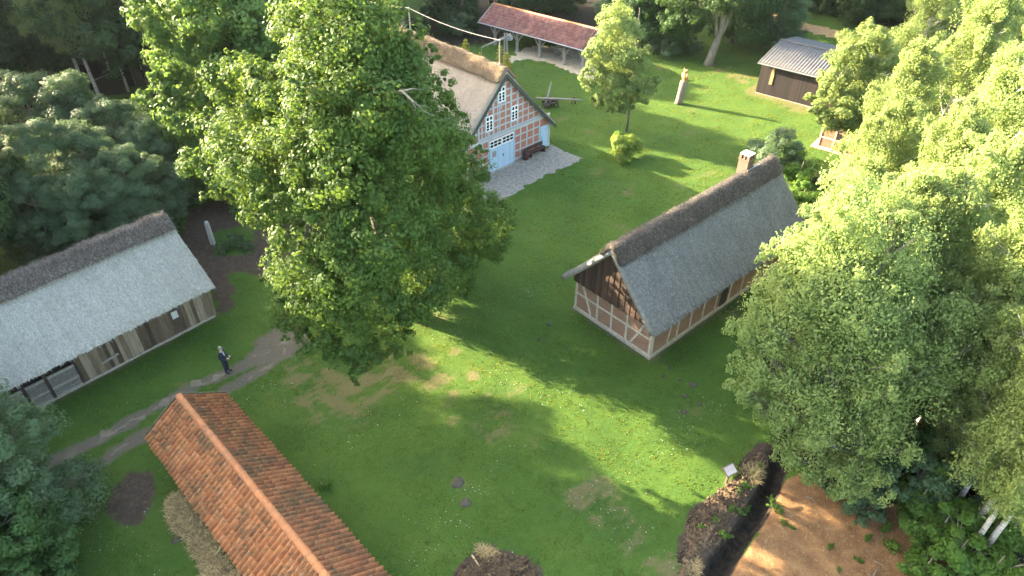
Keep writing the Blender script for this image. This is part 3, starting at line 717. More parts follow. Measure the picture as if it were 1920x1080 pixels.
mb = MB(); mb.box(-2.22, -1.88, -.085, -.06, 1.2, 1.66); sg = mb.build('notice', flat('faded_notice', (.48, .49, .48), .7, .1, 8), t)
mb = MB(); mb.beam((-6.3, -.09, .74), (-5.4, -.09, .84), .06, .12); mb.build('door_bar', 'wood_grey', t)
prof = slope_profile(W/2+.93, W/2+.93, W/2, he, he, zr, 12, .05)
thatch('thatched_roof', -L-.3, .28, prof, .3, 'thatch_grey', t, 60000, amp=.03, slen=.26, sw=.014, seed=3.)
thatch('ridge_cap', -L-.3, .32, cap_profile(prof, 1.1, .19), .25, 'cap_barn', t, 11000, amp=.08, slen=.3, sw=.016, dx=.2, lift=.08, seed=6.)
# ------------------------------------------------------------------ pantiled roofs
def pantiles(name, x0, x1, e, r, m, parent, tw=.25, tl=.36, jit=.012, dirx=1):
    "rows of overlapping S tiles from eave e=(y,z) to ridge r=(y,z); every tile its own island"
    e, r = np.array(e), np.array(r); sl = r-e; Ls = np.hypot(*sl); d = sl/Ls; nn = np.array([-d[1], d[0]])
    if nn[1] < 0: nn = -nn
    rows = int(math.ceil(Ls/tl)); cols = int((x1-x0)/tw); V, F4 = [], []
    ph = np.linspace(0, 1, 8)
    hh = np.where(ph < .62, .095*np.sin(ph/.62*math.pi), -.045*np.sin((ph-.62)/.38*math.pi))
    for c in range(cols):
        for k in range(rows):
            b = len(V); s0 = k*tl-.02; s1 = min((k+1)*tl+.05, Ls); rj = rnd.uniform(-jit, jit); tj = rnd.uniform(-.02, .02); rz_ = rnd.uniform(-.04, .04)
            for (s, lf) in ((s0, .030), (s1, .004)):
                for p, h in zip(ph, hh):
                    q = e+d*(s+tj)+nn*(h+lf+rj); V.append((x0+(c+p*1.03)*tw+rz_*(s-s0), q[0], q[1]))
            for p, h in zip(ph, hh):
                q = e+d*(s0+tj)+nn*(h+.012+rj); V.append((x0+(c+p*1.03)*tw, q[0], q[1]))
            for i in range(7):
                F4.append((b+i, b+i+1, b+9+i, b+8+i)); F4.append((b+16+i, b+17+i, b+i+1, b+i))
    me = npmesh(name, np.array(V), np.array(F4)); return link(name, me, m, parent)
def ridge_tiles(name, x0, x1, z, r, m, parent, ln=.42):
    V, F4 = [], []; n = int((x1-x0)/ln)
    for k in range(n):
        b = len(V)
        for (x, rr) in ((x0+k*ln, r*1.06), (x0+(k+1)*ln+.04, r*.94)):
            for j in range(11):
                a = math.pi*(j/10*1.1-.05); V.append((x, -math.cos(a)*rr, z+math.sin(a)*rr*.9))
        for j in range(11):
            a = math.pi*(j/10*1.1-.05); V.append((x0+k*ln, -math.cos(a)*r*.9, z+math.sin(a)*r*.78))
        for j in range(10): F4.append((b+j, b+j+1, b+12+j, b+11+j)); F4.append((b+22+j, b+23+j, b+j+1, b+j))
    return link(name, npmesh(name, np.array(V), np.array(F4)), m, parent)
t = thing('tiled_shed', 'long narrow shed with orange clay tile roof in the foreground', 'shed', (FT[0], FT[1], 0), FT[2])
L = 14.5
pantiles('tile_slope', .02, L, (-1.9, 2.31), (-.05, 3.56), 'tileL', t); 
pantiles('tile_slope', .02, L, (1.9, 2.31), (.05, 3.56), 'tileR', t)
ridge_tiles('ridge_tiles', -.02, L, 3.58, .15, 'tileRidge', t)
mb = MB(); mb.prism([(.04, -1.86, 2.30), (.04, 0, 3.54), (.04, 1.86, 2.30), (.04, 1.80, 2.22), (.04, 0, 3.46), (.04, -1.80, 2.22)], (L-.1, 0, 0)); mb.build('roof_deck', 'wood_dark', t)
mb = MB()
for s in (-1, 1): mb.beam((-.03, 0, 3.64), (-.03, s*1.92, 2.34), .05, .17)
mb.build('bargeboard', flat('mossy_verge_board', (.09, .085, .045), .95, .6, 6), t)
mb = MB(); mb.prism([(.12, -1.45, 0), (.12, -1.45, 2.35), (.12, 0, 3.4), (.12, 1.45, 2.35), (.12, 1.45, 0)], (L-.3, 0, 0)); mb.build('plank_wall', 'wood_dark', t)
# straw heap along the eave
def heap(name, poly, h, m, label, cat, nst, L0, stand=.6, step=.14, clods=0, rough=.35):
    ctr = np.mean(np.array(poly), 0); xs = [p[0] for p in poly]; ys = [p[1] for p in poly]
    X, Y = np.meshgrid(np.arange(min(xs)-.3, max(xs)+.3, step), np.arange(min(ys)-.3, max(ys)+.3, step))
    wb = .25*nfield(X, Y, 1.4, 3.); d = polydist(X, Y, poly)+wb
    if name == 'soil_heap': d = np.maximum(d, .56-segdist(X, Y, DITCH)+.4*wb)
    hf = sstep(.1, -.55, d); Z = ground_z(X, Y)-.06+(h+.06)*hf*(1+rough*nfield(X, Y, 2.3, 5., 4))+hf*rough*.12*nfield(X, Y, 9., 2., 3); keep = d < .12
    ix = np.arange(X.size).reshape(X.shape); q = np.stack([ix[:-1, :-1], ix[:-1, 1:], ix[1:, 1:], ix[1:, :-1]], -1).reshape(-1, 4); q = q[keep.ravel()[q].any(1)]
    used = np.unique(q); re = np.full(X.size, -1); re[used] = np.arange(len(used)); V = np.stack([X, Y, Z], -1).reshape(-1, 3)[used]
    k = np.flatnonzero((d < -.02).ravel()); pick = RNG.choice(k, nst); base = np.stack([X.ravel()[pick], Y.ravel()[pick], Z.ravel()[pick]], -1)+np.concatenate([RNG.uniform(-step/2, step/2, (nst, 2)), np.full((nst, 1), .01)], 1)
    a = RNG.uniform(0, 6.283, nst); el = RNG.uniform(-.05, stand, nst); Ls = L0*RNG.uniform(.4, 1.3, nst)
    dv = np.stack([np.cos(a)*np.cos(el), np.sin(a)*np.cos(el), np.sin(el)], -1); sd = np.stack([-np.sin(a), np.cos(a), np.zeros(nst)], -1)*(.016*RNG.uniform(.6, 1.5, nst))[:, None]
    T3 = np.stack([base-sd, base+sd, base+dv*Ls[:, None]], 1).reshape(-1, 3); n0 = len(V)
    V = np.concatenate([V, T3]); CF = []
    if clods:
        oc = np.array([(1, 0, 0), (-1, 0, 0), (0, 1, 0), (0, -1, 0), (0, 0, 1), (0, 0, -1)], float); of = np.array([(0, 2, 4), (2, 1, 4), (1, 3, 4), (3, 0, 4), (2, 0, 5), (1, 2, 5), (3, 1, 5), (0, 3, 5)])
        pick = RNG.choice(k, clods); cp = np.stack([X.ravel()[pick], Y.ravel()[pick], Z.ravel()[pick]], -1)+RNG.uniform(-.07, .07, (clods, 3)); sz = (.03+.075*RNG.uniform(0, 1, (clods, 1, 1))**3)
        dv = unit(RNG.normal(0, 1, (clods, 3))); sg = oc[None]*RNG.uniform(.6, 1.3, (clods, 6, 1))+RNG.normal(0, .25, (clods, 6, 3)); CV = (cp[:, None]+sg*sz).reshape(-1, 3)
        CF = [(len(V)+np.arange(clods)[:, None, None]*6+of[None]).reshape(-1, 3)]; V = np.concatenate([V, CV])
    V = V-np.array([ctr[0], ctr[1], 0])
    o = link(name, npmesh(name, V, [re[q], (n0+np.arange(nst*3)).reshape(-1, 3)]+CF), m); o.location = (ctr[0], ctr[1], 0); return props(o, label, cat)
def strawmat():
    m, t, b = nt('loose_straw'); g = G(t)
    g.put(b.inputs['Base Color'], g.ramp(g.math('ADD', g.math('MULTIPLY', g.isl(), .6), g.math('MULTIPLY', g.noise(g.obj(), 7, 5), .4)), [(.2, (.11, .075, .03)), (.5, (.27, .20, .085)), (.85, (.44, .35, .17))])); return m
MT['strawm'] = strawmat()
heap('straw_heap', [w2(FT, x, y) for x, y in ((1.9, -1.4), (1.8, -2.5), (3.2, -2.95), (5, -2.8), (7, -2.85), (9, -2.9), (10.5, -2.6), (12, -2.5), (12, -1.4))], .55, 'strawm', 'heap of loose straw along the wall under the orange tile roof', 'straw', 9000, .28)
# ------------------------------------------------------------------ open shed (far)
t = thing('open_shed', 'open wooden shed on braced posts under a long weathered red tile roof', 'shed', (FS[0], FS[1], 0), FS[2])
he, zr, L = 2.2, 3.62, 14.3
pantiles('tile_slope', .0, L, (0, he), (2.55, zr), 'tileS', t, .30, .4, .004)
pantiles('tile_slope', .0, L, (5.1, he), (2.65, zr), 'tileS', t, .25, .37, .004)
ob = ridge_tiles('ridge_tiles', 0, L, zr+.02, .15, 'tileRidge', t); ob.location = (0, 2.6, 0)
mb = MB(); mb.prism([(.04, .08, he-.03), (.04, 2.6, zr-.06), (.04, 5.05, he-.03), (.04, 5.0, he-.13), (.04, 2.6, zr-.17), (.04, .12, he-.13)], (L-.08, 0, 0)); mb.build('roof_deck', 'wood_dark', t)
for x in (-.03, L+.05):
    mb = MB(); mb.beam((x, -.05, he+.02), (x, 2.6, zr+.06), .06, .2); mb.beam((x, 5.15, he+.02), (x, 2.6, zr+.06), .06, .2); mb.build('bargeboard', 'wood_grey', t)
mb = MB(); mb.tube([(-.1, -.06, he-.02), (L+.1, -.06, he-.02)], .065, 8); mb.build('gutter', 'metalgrey', t)
PX = [2.0, 5.2, 8.35, 11.6, 14.0]
for x in PX:
    for yy in (.45, 4.7):
        mb = MB(); mb.box(x-.12, x+.12, yy-.12, yy+.12, .3, he-.1); mb.lathe([(.24, -.1), (.22, .2), (.16, .32)], 8, (x, yy, 0))
        for s in (-1, 1): mb.beam((x, yy, .95), (x+s*.85, yy, he-.12), .11, .11)
        mb.build('post', 'wood_grey', t)
for y0, y1 in ((.35, .55), (4.6, 4.8)): mb = MB(); mb.box(.3, L-.1, y0, y1, he-.2, he-.09); mb.build('wall_plate', 'wood_brown', t)
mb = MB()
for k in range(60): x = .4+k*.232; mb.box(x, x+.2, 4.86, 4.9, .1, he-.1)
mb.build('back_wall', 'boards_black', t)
# cart in its shade
cx, cy = w2(FS, 9.9, 2.3)
c = thing('farm_cart', 'dim two wheeled wooden cart standing in the shade inside the open shed', 'cart', (cx, cy, .05), FS[2])
mb = MB(); mb.box(-1.1, 1.1, -.5, .5, .62, .7)
for s in (-1, 1): mb.box(-1.1, 1.1, s*.5-.03, s*.5+.03, .7, 1.0); mb.beam((1.1, s*.35, .65), (2.5, s*.3, .3), .07, .07)
mb.build('cart_bed', 'wood_grey', c)
for s in (-1, 1):
    mb = MB(); y = s*.66
    ring = [(math.cos(2*math.pi*k/20)*.58, y, .6+math.sin(2*math.pi*k/20)*.58) for k in range(21)]; mb.tube(ring, .05, 6, False)
    for k in range(10): a = 2*math.pi*k/10; mb.tube([(0, y, .6), (math.cos(a)*.56, y, .6+math.sin(a)*.56)], .025, 5)
    mb.tube([(0, y-.12, .6), (0, y+.12, .6)], .1, 8); mb.build('wheel', 'wood_grey', c)
# ------------------------------------------------------------------ dark shed with corrugated roof
t = thing('plank_shed', 'dark brown plank shed with grey corrugated sheet roof at the far right of the lawn', 'shed', (FD[0], FD[1], 0), FD[2])
he, zr, L, W = 3.05, 3.95, 13., 9.2; yr = 4.4
mb = MB(); x = 0
while x < L:
    w = .17; mb.box(x, x+w-.012, -.03-rnd.uniform(0, .012), 0, .12, he+.02); x += w
y = 0
while y < W:
    w = .17; zt = he+(zr-he)*(1-abs(y-yr)/4.8)-.08; mb.box(-.03-rnd.uniform(0, .012), 0, y, y+w-.012, .12, zt); y += w
mb.build('plank_wall', 'boards_black', t)
mb = MB(); mb.prism([(.02, .02, 0), (.02, .02, he-.05), (.02, yr, zr-.15), (.02, W-.1, he-.05), (.02, W-.1, 0)], (L-.1, 0, 0)); mb.build('inner_wall', 'black', t)
mb = MB(); mb.box(-.02, L, -.04, W, -.3, .06); mb.build('foundation', 'mortar', t)
def corr(x0, x1, e, r):
    n = int((x1-x0)/.30*4); V, F4 = [], []; e, r = np.array(e), np.array(r); d = (r-e)/np.hypot(*(r-e)); nn = np.array([-d[1], d[0]]); nn = nn if nn[1] > 0 else -nn
    for i in range(n+1):
        x = x0+(x1-x0)*i/n; h = .05*math.sin(i*math.pi/2)
        for k in range(5):
            q = e+(r-e)*k/4+nn*h; V.append((x, *q))
        for k in (0, 4): q = e+(r-e)*k/4+nn*(h-.012); V.append((x, *q))
    for i in range(n):
        for k in range(4): F4.append((i*7+k, i*7+k+1, i*7+8+k, i*7+7+k))
        F4.append((i*7+5, i*7, i*7+7, i*7+12))
    return npmesh('roof_sheet', np.array(V), np.array(F4))
link('roof_sheet', corr(-.3, L+.2, (-.42, he+.02), (yr, zr)), 'corr', t); link('roof_sheet', corr(-.3, L+.2, (yr*2+.42, he+.02), (yr, zr)), 'corr', t)
mb = MB(); mb.tube([(-.3, yr, zr+.01), (L+.2, yr, zr+.01)], .13, 8); mb.build('ridge_cap', 'corr', t)
mb = MB(); mb.box(-.3, L+.2, -.50, -.42, he-.1, he+.0); mb.build('gutter', 'metalgrey', t)
mb = MB(); 
px0 = 1.05
mb.prism([(px0, -.09, 1.15), (px0+.3, -.09, 1.15), (px0+.33, -.09, 2.0), (px0+.28, -.09, 2.72), (px0+.05, -.09, 2.75), (px0+.02, -.09, 2.0)], (0, .04, 0)); mb.build('carved_board', flat('pale_carved_board', (.34, .22, .10), .8, .3, 6), t)
# ------------------------------------------------------------------ small brick outhouse (right)
t = thing('brick_outhouse', 'small half timbered brick outhouse with dark roof, mostly hidden behind the leafy fruit tree', 'outhouse', FO[:2]+(0,), FO[2])
mb = MB(); mb.box(0, 3.8, 0, 3, .08, 2.0); mb.build('brick_wall', 'brickF', t)
mb = MB(); mb.box(-.5, 3.9, -.12, 3.1, -.2, .08); mb.build('foundation', 'mortar', t)
mb = MB()
for z in (.18, 1.05, 1.92): mb.box(-.035, 3.83, -.035, 0, z-.065, z+.065); mb.box(-.036, 0, .0, 3, z-.06, z+.06)
for x in (.05, 1.2, 2.3, 3.4): mb.box(x-.06, x+.06, -.04, 0, .1, 2.0)
for y in (.1, 1.5, 2.9): mb.box(-.04, 0, y-.06, y+.06, .1, 2.0)
mb.build('timber_frame', 'timberA', t)
mb = MB(); mb.prism([(-.15, -.12, 1.98), (-.15, 1.5, 3.1), (-.15, 3.2, 1.95), (-.15, 3.1, 1.86), (-.15, 1.5, 2.98), (-.15, -.05, 1.90)], (4.1, 0, 0)); mb.build('roof', 'wood_dark', t)
mb = MB(); mb.box(1.35, 1.75, -.045, 0, 1.2, 1.7); mb.build('opening', 'black', t)
# ------------------------------------------------------------------ small things
def local_bench(x, y, label):
    c = w2(FF, x, y); t = thing('bench', label, 'bench', (c[0], c[1], .05), FF[2], 'dark benches against the farmhouse front')
    mb = MB()
    for k in range(3): mb.box(-.95, .95, -.22+k*.15, -.10+k*.15, .40, .45)
    mb.build('seat', 'wood_red', t)
    mb = MB()
    for z in (.52, .68): mb.box(-.95, .95, .23, .27, z, z+.12)
    mb.build('backrest', 'wood_red', t)
    for s in (-1, 1):
        mb = MB(); mb.box(s*.8-.05, s*.8+.05, -.22, .22, 0, .40); mb.box(s*.8-.04, s*.8+.04, .22, .29, 0, .8); mb.build('leg', 'wood_red', t)
local_bench(-1.95, -.42, 'dark wooden bench between the barrel and the narrow blue door')
local_bench(-8.3, -.5, 'dark wooden bench left of the wide blue doors, half hidden by oak leaves')
c = w2(FF, -3.22, -.45); t = thing('barrel', 'dark red brown barrel standing by the farmhouse bench', 'barrel', (c[0], c[1], .05))
mb = MB(); mb.lathe([(.22, 0), (.27, .25), (.285, .42), (.27, .6), (.22, .84), (.2, .84), (.2, .78), (.02, .77)], 16); mb.build('staves', 'wood_red', t, True)
mb = MB()
for z, r in ((.1, .247), (.28, .278), (.56, .28), (.74, .245)): mb.lathe([(r, z), (r+.006, z+.02), (r, z+.045)], 16)
mb.build('hoop', 'wood_dark', t)
# stone pillar
c = at(399, 457); t = thing('stone_pillar', 'pale weathered stone pillar standing on dark soil behind the thatched barn', 'pillar', (c[0], c[1], 0), .5)
mb = MB(); mb.lathe([(.20, -.1), (.19, .4), (.18, 1.1), (.165, 1.6), (.11, 1.78), (.03, 1.82)], 5, jit=.08); mb.build('shaft', 'stone', t)
# owl on a stump
c = at(1273, 194); t = thing('tree_stump', 'tall leaning grey stump carrying the carved owl', 'stump', (c[0], c[1], 0))
mb = MB(); mb.tube([(-.02, 0, -.1), (.0, 0, .3), (.07, .0, 1.2), (.13, 0, 2.15)], [.40, .36, .33, .335], 14); mb.build('trunk', flat('silver_dead_trunk', (.165, .14, .108), .95, .35, 3, stretch=(2, 2, .4), bump=.7), t, True)
t = thing('owl_carving', 'orange carved wooden owl perched on the tall grey stump', 'owl sculpture', (c[0]+.14, c[1], 2.15), -.9)
mb = MB(); pr = [(.20, 0), (.2, .06), (.17, .10), (.23, .22), (.27, .42), (.25, .62), (.19, .76), (.2, .84), (.22, .95), (.18, 1.06), (.08, 1.12), (.01, 1.13)]
mb.lathe(pr, 16); mb.v = [(x*1.0, y*.85+.04*math.sin(z*2.2), z) for x, y, z in mb.v]; mb.build('body', 'owl', t, True)
for s in (-1, 1):
    mb = MB(); mb.tube([(s*.12, -.02, 1.02), (s*.16, -.03, 1.14), (s*.18, -.03, 1.23)], [.075, .05, .006], 8); mb.build('ear_tuft', 'owl', t, True)
    mb = MB(); mb.tube([(s*.22, -.0, .78), (s*.27, .02, .55), (s*.24, .06, .3), (s*.14, .14, .08)], [.07, .12, .10, .02], 8); mb.build('wing', 'owl', t, True)
    mb = MB(); mb.lathe([(.005, 0), (.05, .01), (.06, .025), (.03, .04), (.005, .045)], 10); mb.v = [(s*.085+x, -.14-z, .95+y) for x, y, z in mb.v]; mb.build('eye', 'wood_dark', t, True)
    mb = MB(); mb.tube([(s*.09, -.1, .08), (s*.09, -.22, .02)], [.06, .03], 6); mb.build('foot', 'owl', t, True)
mb = MB(); mb.tube([(0, -.16, .93), (0, -.235, .87)], [.035, .004], 6); mb.build('beak', 'wood_dark', t, True)
# draw well with its long beam
bx, by = -.8, 70.5; t = thing('draw_well', 'draw well with long swinging pole behind the farmhouse ridge, near the open shed', 'well', (bx, by, 0))
def rel(P): return (P[0]-bx, P[1]-by, P[2])
a, b = rel(atY(903, 89, 69.5)), rel(atY(957, 65, 71.2)); mid = rel(atY(945, 71, 70.5))
mb = MB()
for s in (-1, 1): mb.tube([(s*.16, 0, -.1), (s*.11, 0, mid[2]+.45)], [.11, .08], 8)
mb.tube([(-.2, 0, mid[2]), (.2, 0, mid[2])], .04, 6); mb.build('post', 'wood_grey', t)
mb = MB(); mb.tube([a, mid, b], [.08, .12, .15], 8); mb.build('beam', 'wood_grey', t, True)
mb = MB(); mb.lathe([(.02, 0), (.26, .08), (.34, .3), (.26, .52), (.02, .6)], 10, (b[0]-.05, b[1], b[2]-.62), .06); mb.build('counterweight', 'stone', t)
mb = MB(); mb.tube([a, (a[0]-.02, a[1], .9)], .03, 6); mb.build('rod', 'metalgrey', t)
mb = MB(); mb.lathe([(.75, 0), (.78, .85), (.6, .85), (.58, .5), (.02, .45)], 14, (a[0], a[1], 0)); mb.build('well_curb', 'brickA', t)
# beam on trestles
c = at(1027, 199); t = thing('timber_winch', 'weathered beam on low trestles crossed by a slanting post, right of the farmhouse roof', 'winch', (c[0], c[1], 0))
def lz(p, z): q = at(*p, z); return (q[0]-c[0], q[1]-c[1], q[2])
mb = MB(); mb.tube([lz((1005, 184), .75), lz((1040, 185), .8), lz((1070, 186.5), .78), lz((1093, 188), .75)], [.08, .10, .10, .08], 8); mb.build('beam', 'wood_grey', t, True)
mb = MB(); q0 = lz((1021, 201), 0); q1 = rel = tuple(np.array(atY(1033.5, 153, c[1]+.9))-np.array([c[0], c[1], 0])); mb.tube([q0, tuple((np.array(q0)+np.array(q1))/2+np.array([.05, 0, .05])), q1], [.14, .11, .05], 8); mb.build('slanting_post', 'wood_grey', t, True)
mb = MB()
for (p, q) in (((1018, 195), (1036, 196)), ((1016, 190), (1040, 189)), ((1022, 200), (1044, 192))): mb.beam(lz(p, .25), lz(q, .3), .2, .2)
for k in range(9):
    aa = rnd.uniform(0, 6.28); o = lz((1030+rnd.uniform(-8, 8), 193+rnd.uniform(-4, 4)), .3); mb.tube([o, (o[0]+math.cos(aa)*.8, o[1]+math.sin(aa)*.8, o[2]+rnd.uniform(-.2, .35))], .06, 6)
mb.build('roller', 'wood_dark', t)
for p in ((1043, 201), (1075, 196)):
    mb = MB(); z = lz(p, 0)
    for s in (-1, 1): mb.tube([(z[0]+s*.22, z[1]+.1, 0), (z[0]+s*.04, z[1]+.1, .72)], .07, 6)
    mb.build('trestle', 'wood_brown', t)
# information board by the ditch
c = at(1360, 907); cz = zof(c[0], c[1])
def signmat():
    m, t, b = nt('printed_panel'); g = G(t); s = g.sep(g.obj())
    w = g.new('ShaderNodeTexNoise', i_Vector=g.map(g.obj(), (26, 70, 1)), i_Scale=1., i_Detail=2.).outputs[0]
    lines = g.math('MULTIPLY', g.math('GREATER_THAN', w, .56), g.math('GREATER_THAN', s[1], -.06)); 
    g.put(b.inputs['Base Color'], g.mix(g.math('MULTIPLY', lines, .7), (.46, .40, .36), (.16, .10, .10)))
    b.inputs['Roughness'].default_value = .4; return m
MT['signface'] = signmat()
t = thing('information_sign', 'small slanted information panel on a wooden post beside the peat ditch', 'sign', (c[0], c[1], cz), .5)
mb = MB(); mb.beam((0, 0, -.15), (0, -.02, .98), .10, .10, (1, 0, 0)); mb.build('post', 'wood_brown', t)
mb = MB(); mb.prism([(-.31, -.22, .87), (.31, -.22, .87), (.31, .2, 1.11), (-.31, .2, 1.11)], (0, -.02, .04)); bd = mb.build('panel_frame', flat('brown_panel_frame', (.15, .08, .06), .6, .2, 6), t)
me = npmesh('panel', np.array([(-.27, -.2, 0), (.27, -.2, 0), (.27, .19, 0), (-.27, .19, 0)]), np.array([(0, 1, 2, 3)])); pn = link('panel', me, 'signface', t)
pn.location = (0, -.03, 1.041); pn.rotation_euler = (math.atan2(.24, .42), 0, 0)
# molehills, stones, sticks
for i, (p, r, lab) in enumerate([((1300, 722), .24, 'largest dark molehill on the shaded lawn below the cottage corner'), ((1284, 742), .15, 'small molehill just below the largest one on the lawn'), ((1312, 757), .14, 'small molehill right of the row below the cottage'),
    ((1256, 690), .13, 'molehill nearest the cottage corner'), ((1283, 773), .16, 'lowest molehill of the row below the cottage'), ((1030, 608), .17, 'lone molehill on the lawn left of the cottage gable'), ((1012, 636), .13, 'small molehill between oak tree and cottage gable'),
    ((858, 905), .30, 'flat grey molehill in the middle of the shaded foreground lawn'), ((873, 943), .27, 'flat grey molehill just below another in the foreground lawn'), ((330, 1013), .2, 'grey molehill on grass left of the straw heap'), ((1243, 705), .12, 'tiny dark molehill left of the largest one'), ((1275, 712), .12, 'tiny dark molehill above the largest one')]):
    q = at(*p); mb = MB(); mb.lathe([(r*1.15, -.06), (r, .0), (r*.75, r*.22), (r*.35, r*.32), (.01, r*.34)], 10, jit=.16); o = mb.build('molehill', 'soilclod', None, True); o.location = (q[0], q[1], zof(q[0], q[1])); props(o, lab, 'molehill', 'molehills scattered over the lawn')
def stick(p, q, r, lab, m='deadwood', grp='sticks lying on the bare peat'):
    a, b = at(*p), at(*q); a[2] = zof(a[0], a[1])+r*.6; b[2] = zof(b[0], b[1])+r*.6+.04; md = (a+b)/2+np.array([rnd.uniform(-.08, .08), rnd.uniform(-.08, .08), .05])
    mb = MB(); mb.tube([tuple(np.array(v)-a) for v in (a, md, b)], [r, r*.85, r*.5], 6); o = mb.build('stick', m); o.location = a; props(o, lab, 'stick', grp)
stick((1605, 945), (1615, 978), .022, 'pale stick under the leaves at the top of the peat')
stick((1640, 1050), (1660, 1062), .03, 'pale forked stick near the right edge of the peat')
stick((1510, 930), (1530, 945), .03, 'bleached root end lying by the ditch side of the peat')
stick((1625, 1030), (1634, 1048), .02, 'thin bleached stick in the middle of the peat')
stick((1638, 1080), (1652, 1066), .035, 'thick pale stick at the lower picture edge')
stick((1350, 950), (1353, 968), .025, 'short pale stick on the soil heap by the ditch')
stick((1318, 1022), (1332, 1002), .07, 'pale broken root block on the soil heap', 'wood_brown')
stick((1375, 905), (1388, 912), .05, 'dark root lying beside the information panel', 'wood_dark')
stick((885, 1042), (899, 1064), .05, 'curved tuft of pale roots on the bare patch at the bottom', 'drygrass')
def soilmat():
    m, t, b = nt('rooty_peat_soil'); g = G(t); o = g.obj()
    k = g.math('ADD', g.math('MULTIPLY', g.isl(), .35), g.math('MULTIPLY', g.noise(o, 3.5, 7, .75), .65))
    g.put(b.inputs['Base Color'], g.ramp(k, [(.3, (.026, .017, .009)), (.48, (.075, .047, .024)), (.62, (.125, .080, .042)), (.8, (.20, .15, .085))])); b.inputs['Roughness'].default_value = .95
    g.put(b.inputs['Normal'], g.bump(g.noise(o, 14, 5, .8), 1., .06)); return m
MT['soilheap'] = soilmat()
heap('soil_heap', HEAP, .09, 'soilheap', 'lumpy heap of dug brown soil and roots along the left side of the ditch', 'soil heap', 420, .2, .8, .09, 1700, .6)
heap('bare_soil_patch', BOTD, .05, 'soilheap', 'bare brown patch of dug soil at the bottom edge of the lawn', 'soil patch', 900, .18, .7, .09, 700, .6)
heap('dry_grass_clump', px((893, 1030), (912, 1027), (935, 1040), (925, 1050), (905, 1048)), .12, 'strawm', 'pale clump of dry grass on the bare earth patch at the bottom', 'dry grass', 900, .3)
heap('dry_grass_clump', px((1292, 1058), (1305, 1050), (1312, 1075), (1300, 1085)), .14, 'strawm', 'pale tuft of dry grass at the lower end of the soil heap', 'dry grass', 500, .35)
heap('dead_brushwood', px((1395, 885), (1420, 880), (1425, 905), (1400, 910)), .2, 'strawm', 'tangle of dry weeds on the bank right of the information panel', 'brushwood', 700, .4)

def peat_litter():
    n = 2600; xs = [p[0] for p in PEAT]; ys = [p[1] for p in PEAT]; X = RNG.uniform(min(xs), max(xs), n); Y = RNG.uniform(min(ys), max(ys), n); k = (polydist(X, Y, PEAT) < -.1) & (segdist(X, Y, DITCH) > .8); X, Y = X[k], Y[k]; n = len(X)
    Z = ground_z(X, Y)+.008; a = RNG.uniform(0, 6.28, n); L = RNG.uniform(.05, .26, n)*(RNG.uniform(0, 1, n)**1.5+.3); w = RNG.uniform(.005, .014, n); e = RNG.uniform(0, .25, n)
    sd = np.stack([-np.sin(a)*w, np.cos(a)*w, 0*a], -1); b = np.stack([X, Y, Z], -1); d = np.stack([np.cos(a)*np.cos(e)*L, np.sin(a)*np.cos(e)*L, np.sin(e)*L], -1)
    props(link('peat_litter', npmesh('peat_litter', np.stack([b-sd, b+sd, b+d], 1).reshape(-1, 3), np.arange(n*3).reshape(-1, 3)), 'strawm'), 'tiny twigs and dry stalks scattered on the bare peat', 'litter', kind='stuff')
peat_litter()
# ------------------------------------------------------------------ the man with the remote control
def skinned(name, verts, edges, radii, m, parent, root=0, sub=1):
    me = bpy.data.meshes.new(name); me.from_pydata(verts, edges, []); o = link(name, me, m, parent)
    md = o.modifiers.new('skin', 'SKIN'); md.use_smooth_shade = True
    for i, r in enumerate(radii): 
        rr = r if isinstance(r, tuple) else (r, r); me.skin_vertices[0].data[i].radius = rr
        me.skin_vertices[0].data[i].use_root = (i == root)
    if sub: s = o.modifiers.new('sub', 'SUBSURF'); s.levels = s.render_levels = sub
    return o
c = at(427, 697); t = thing('person', 'grey haired man in navy suit on the track, looking down at a remote control', 'person', (c[0], c[1], zof(c[0], c[1])+.01), R_(82))
# local frame: faces -y
V = [(0, 0, .98), (0, .01, 1.12), (0, .01, 1.28), (0, .0, 1.42), (0, -.005, 1.50), (0, -.025, 1.58), (0, -.035, 1.66), (0, -.02, 1.74)]
E_ = [(i, i+1) for i in range(7)]; Rr = [.11, .09, .09, .08, .055, .065, .085, .06]
for s in (-1, 1):
    b = len(V); V += [(s*.17, .0, 1.42), (s*.24, .03, 1.18), (s*.20, -.10, 1.06), (s*.12, -.30, 1.10), (s*.085, -.37, 1.11)]
    E_ += [(3, b), (b, b+1), (b+1, b+2), (b+2, b+3), (b+3, b+4)]; Rr += [.06, .05, .045, .032, .03]
    f0 = b+4
    for k, (dx, dz, ln) in enumerate(((.03, .01, .05), (.012, .014, .06), (-.006, .012, .062), (-.022, .006, .05))):
        i = len(V); V += [(V[f0][0]+s*dx, V[f0][1]-.035, V[f0][2]+dz), (V[f0][0]+s*dx-s*.012, V[f0][1]-.035-ln*.6, V[f0][2]+dz-.012), (V[f0][0]+s*dx-s*.03, V[f0][1]-.03-ln*.8, V[f0][2]+dz-.035)]
        E_ += [(f0, i), (i, i+1), (i+1, i+2)]; Rr += [.0095, .0085, .007]
    i = len(V); V += [(V[f0][0]-s*.03, V[f0][1]-.02, V[f0][2]+.03), (V[f0][0]-s*.045, V[f0][1]-.05, V[f0][2]+.035)]; E_ += [(f0-1, i), (i, i+1)]; Rr += [.011, .009]
    b = len(V); V += [(s*.095, .0, .90), (s*.105, -.015, .50), (s*.11, .02, .09), (s*.13, -.12, .035)]
    E_ += [(0, b), (b, b+1), (b+1, b+2), (b+2, b+3)]; Rr += [.085, .06, .045, .035]
body = skinned('body', V, E_, Rr, 'skin', t)
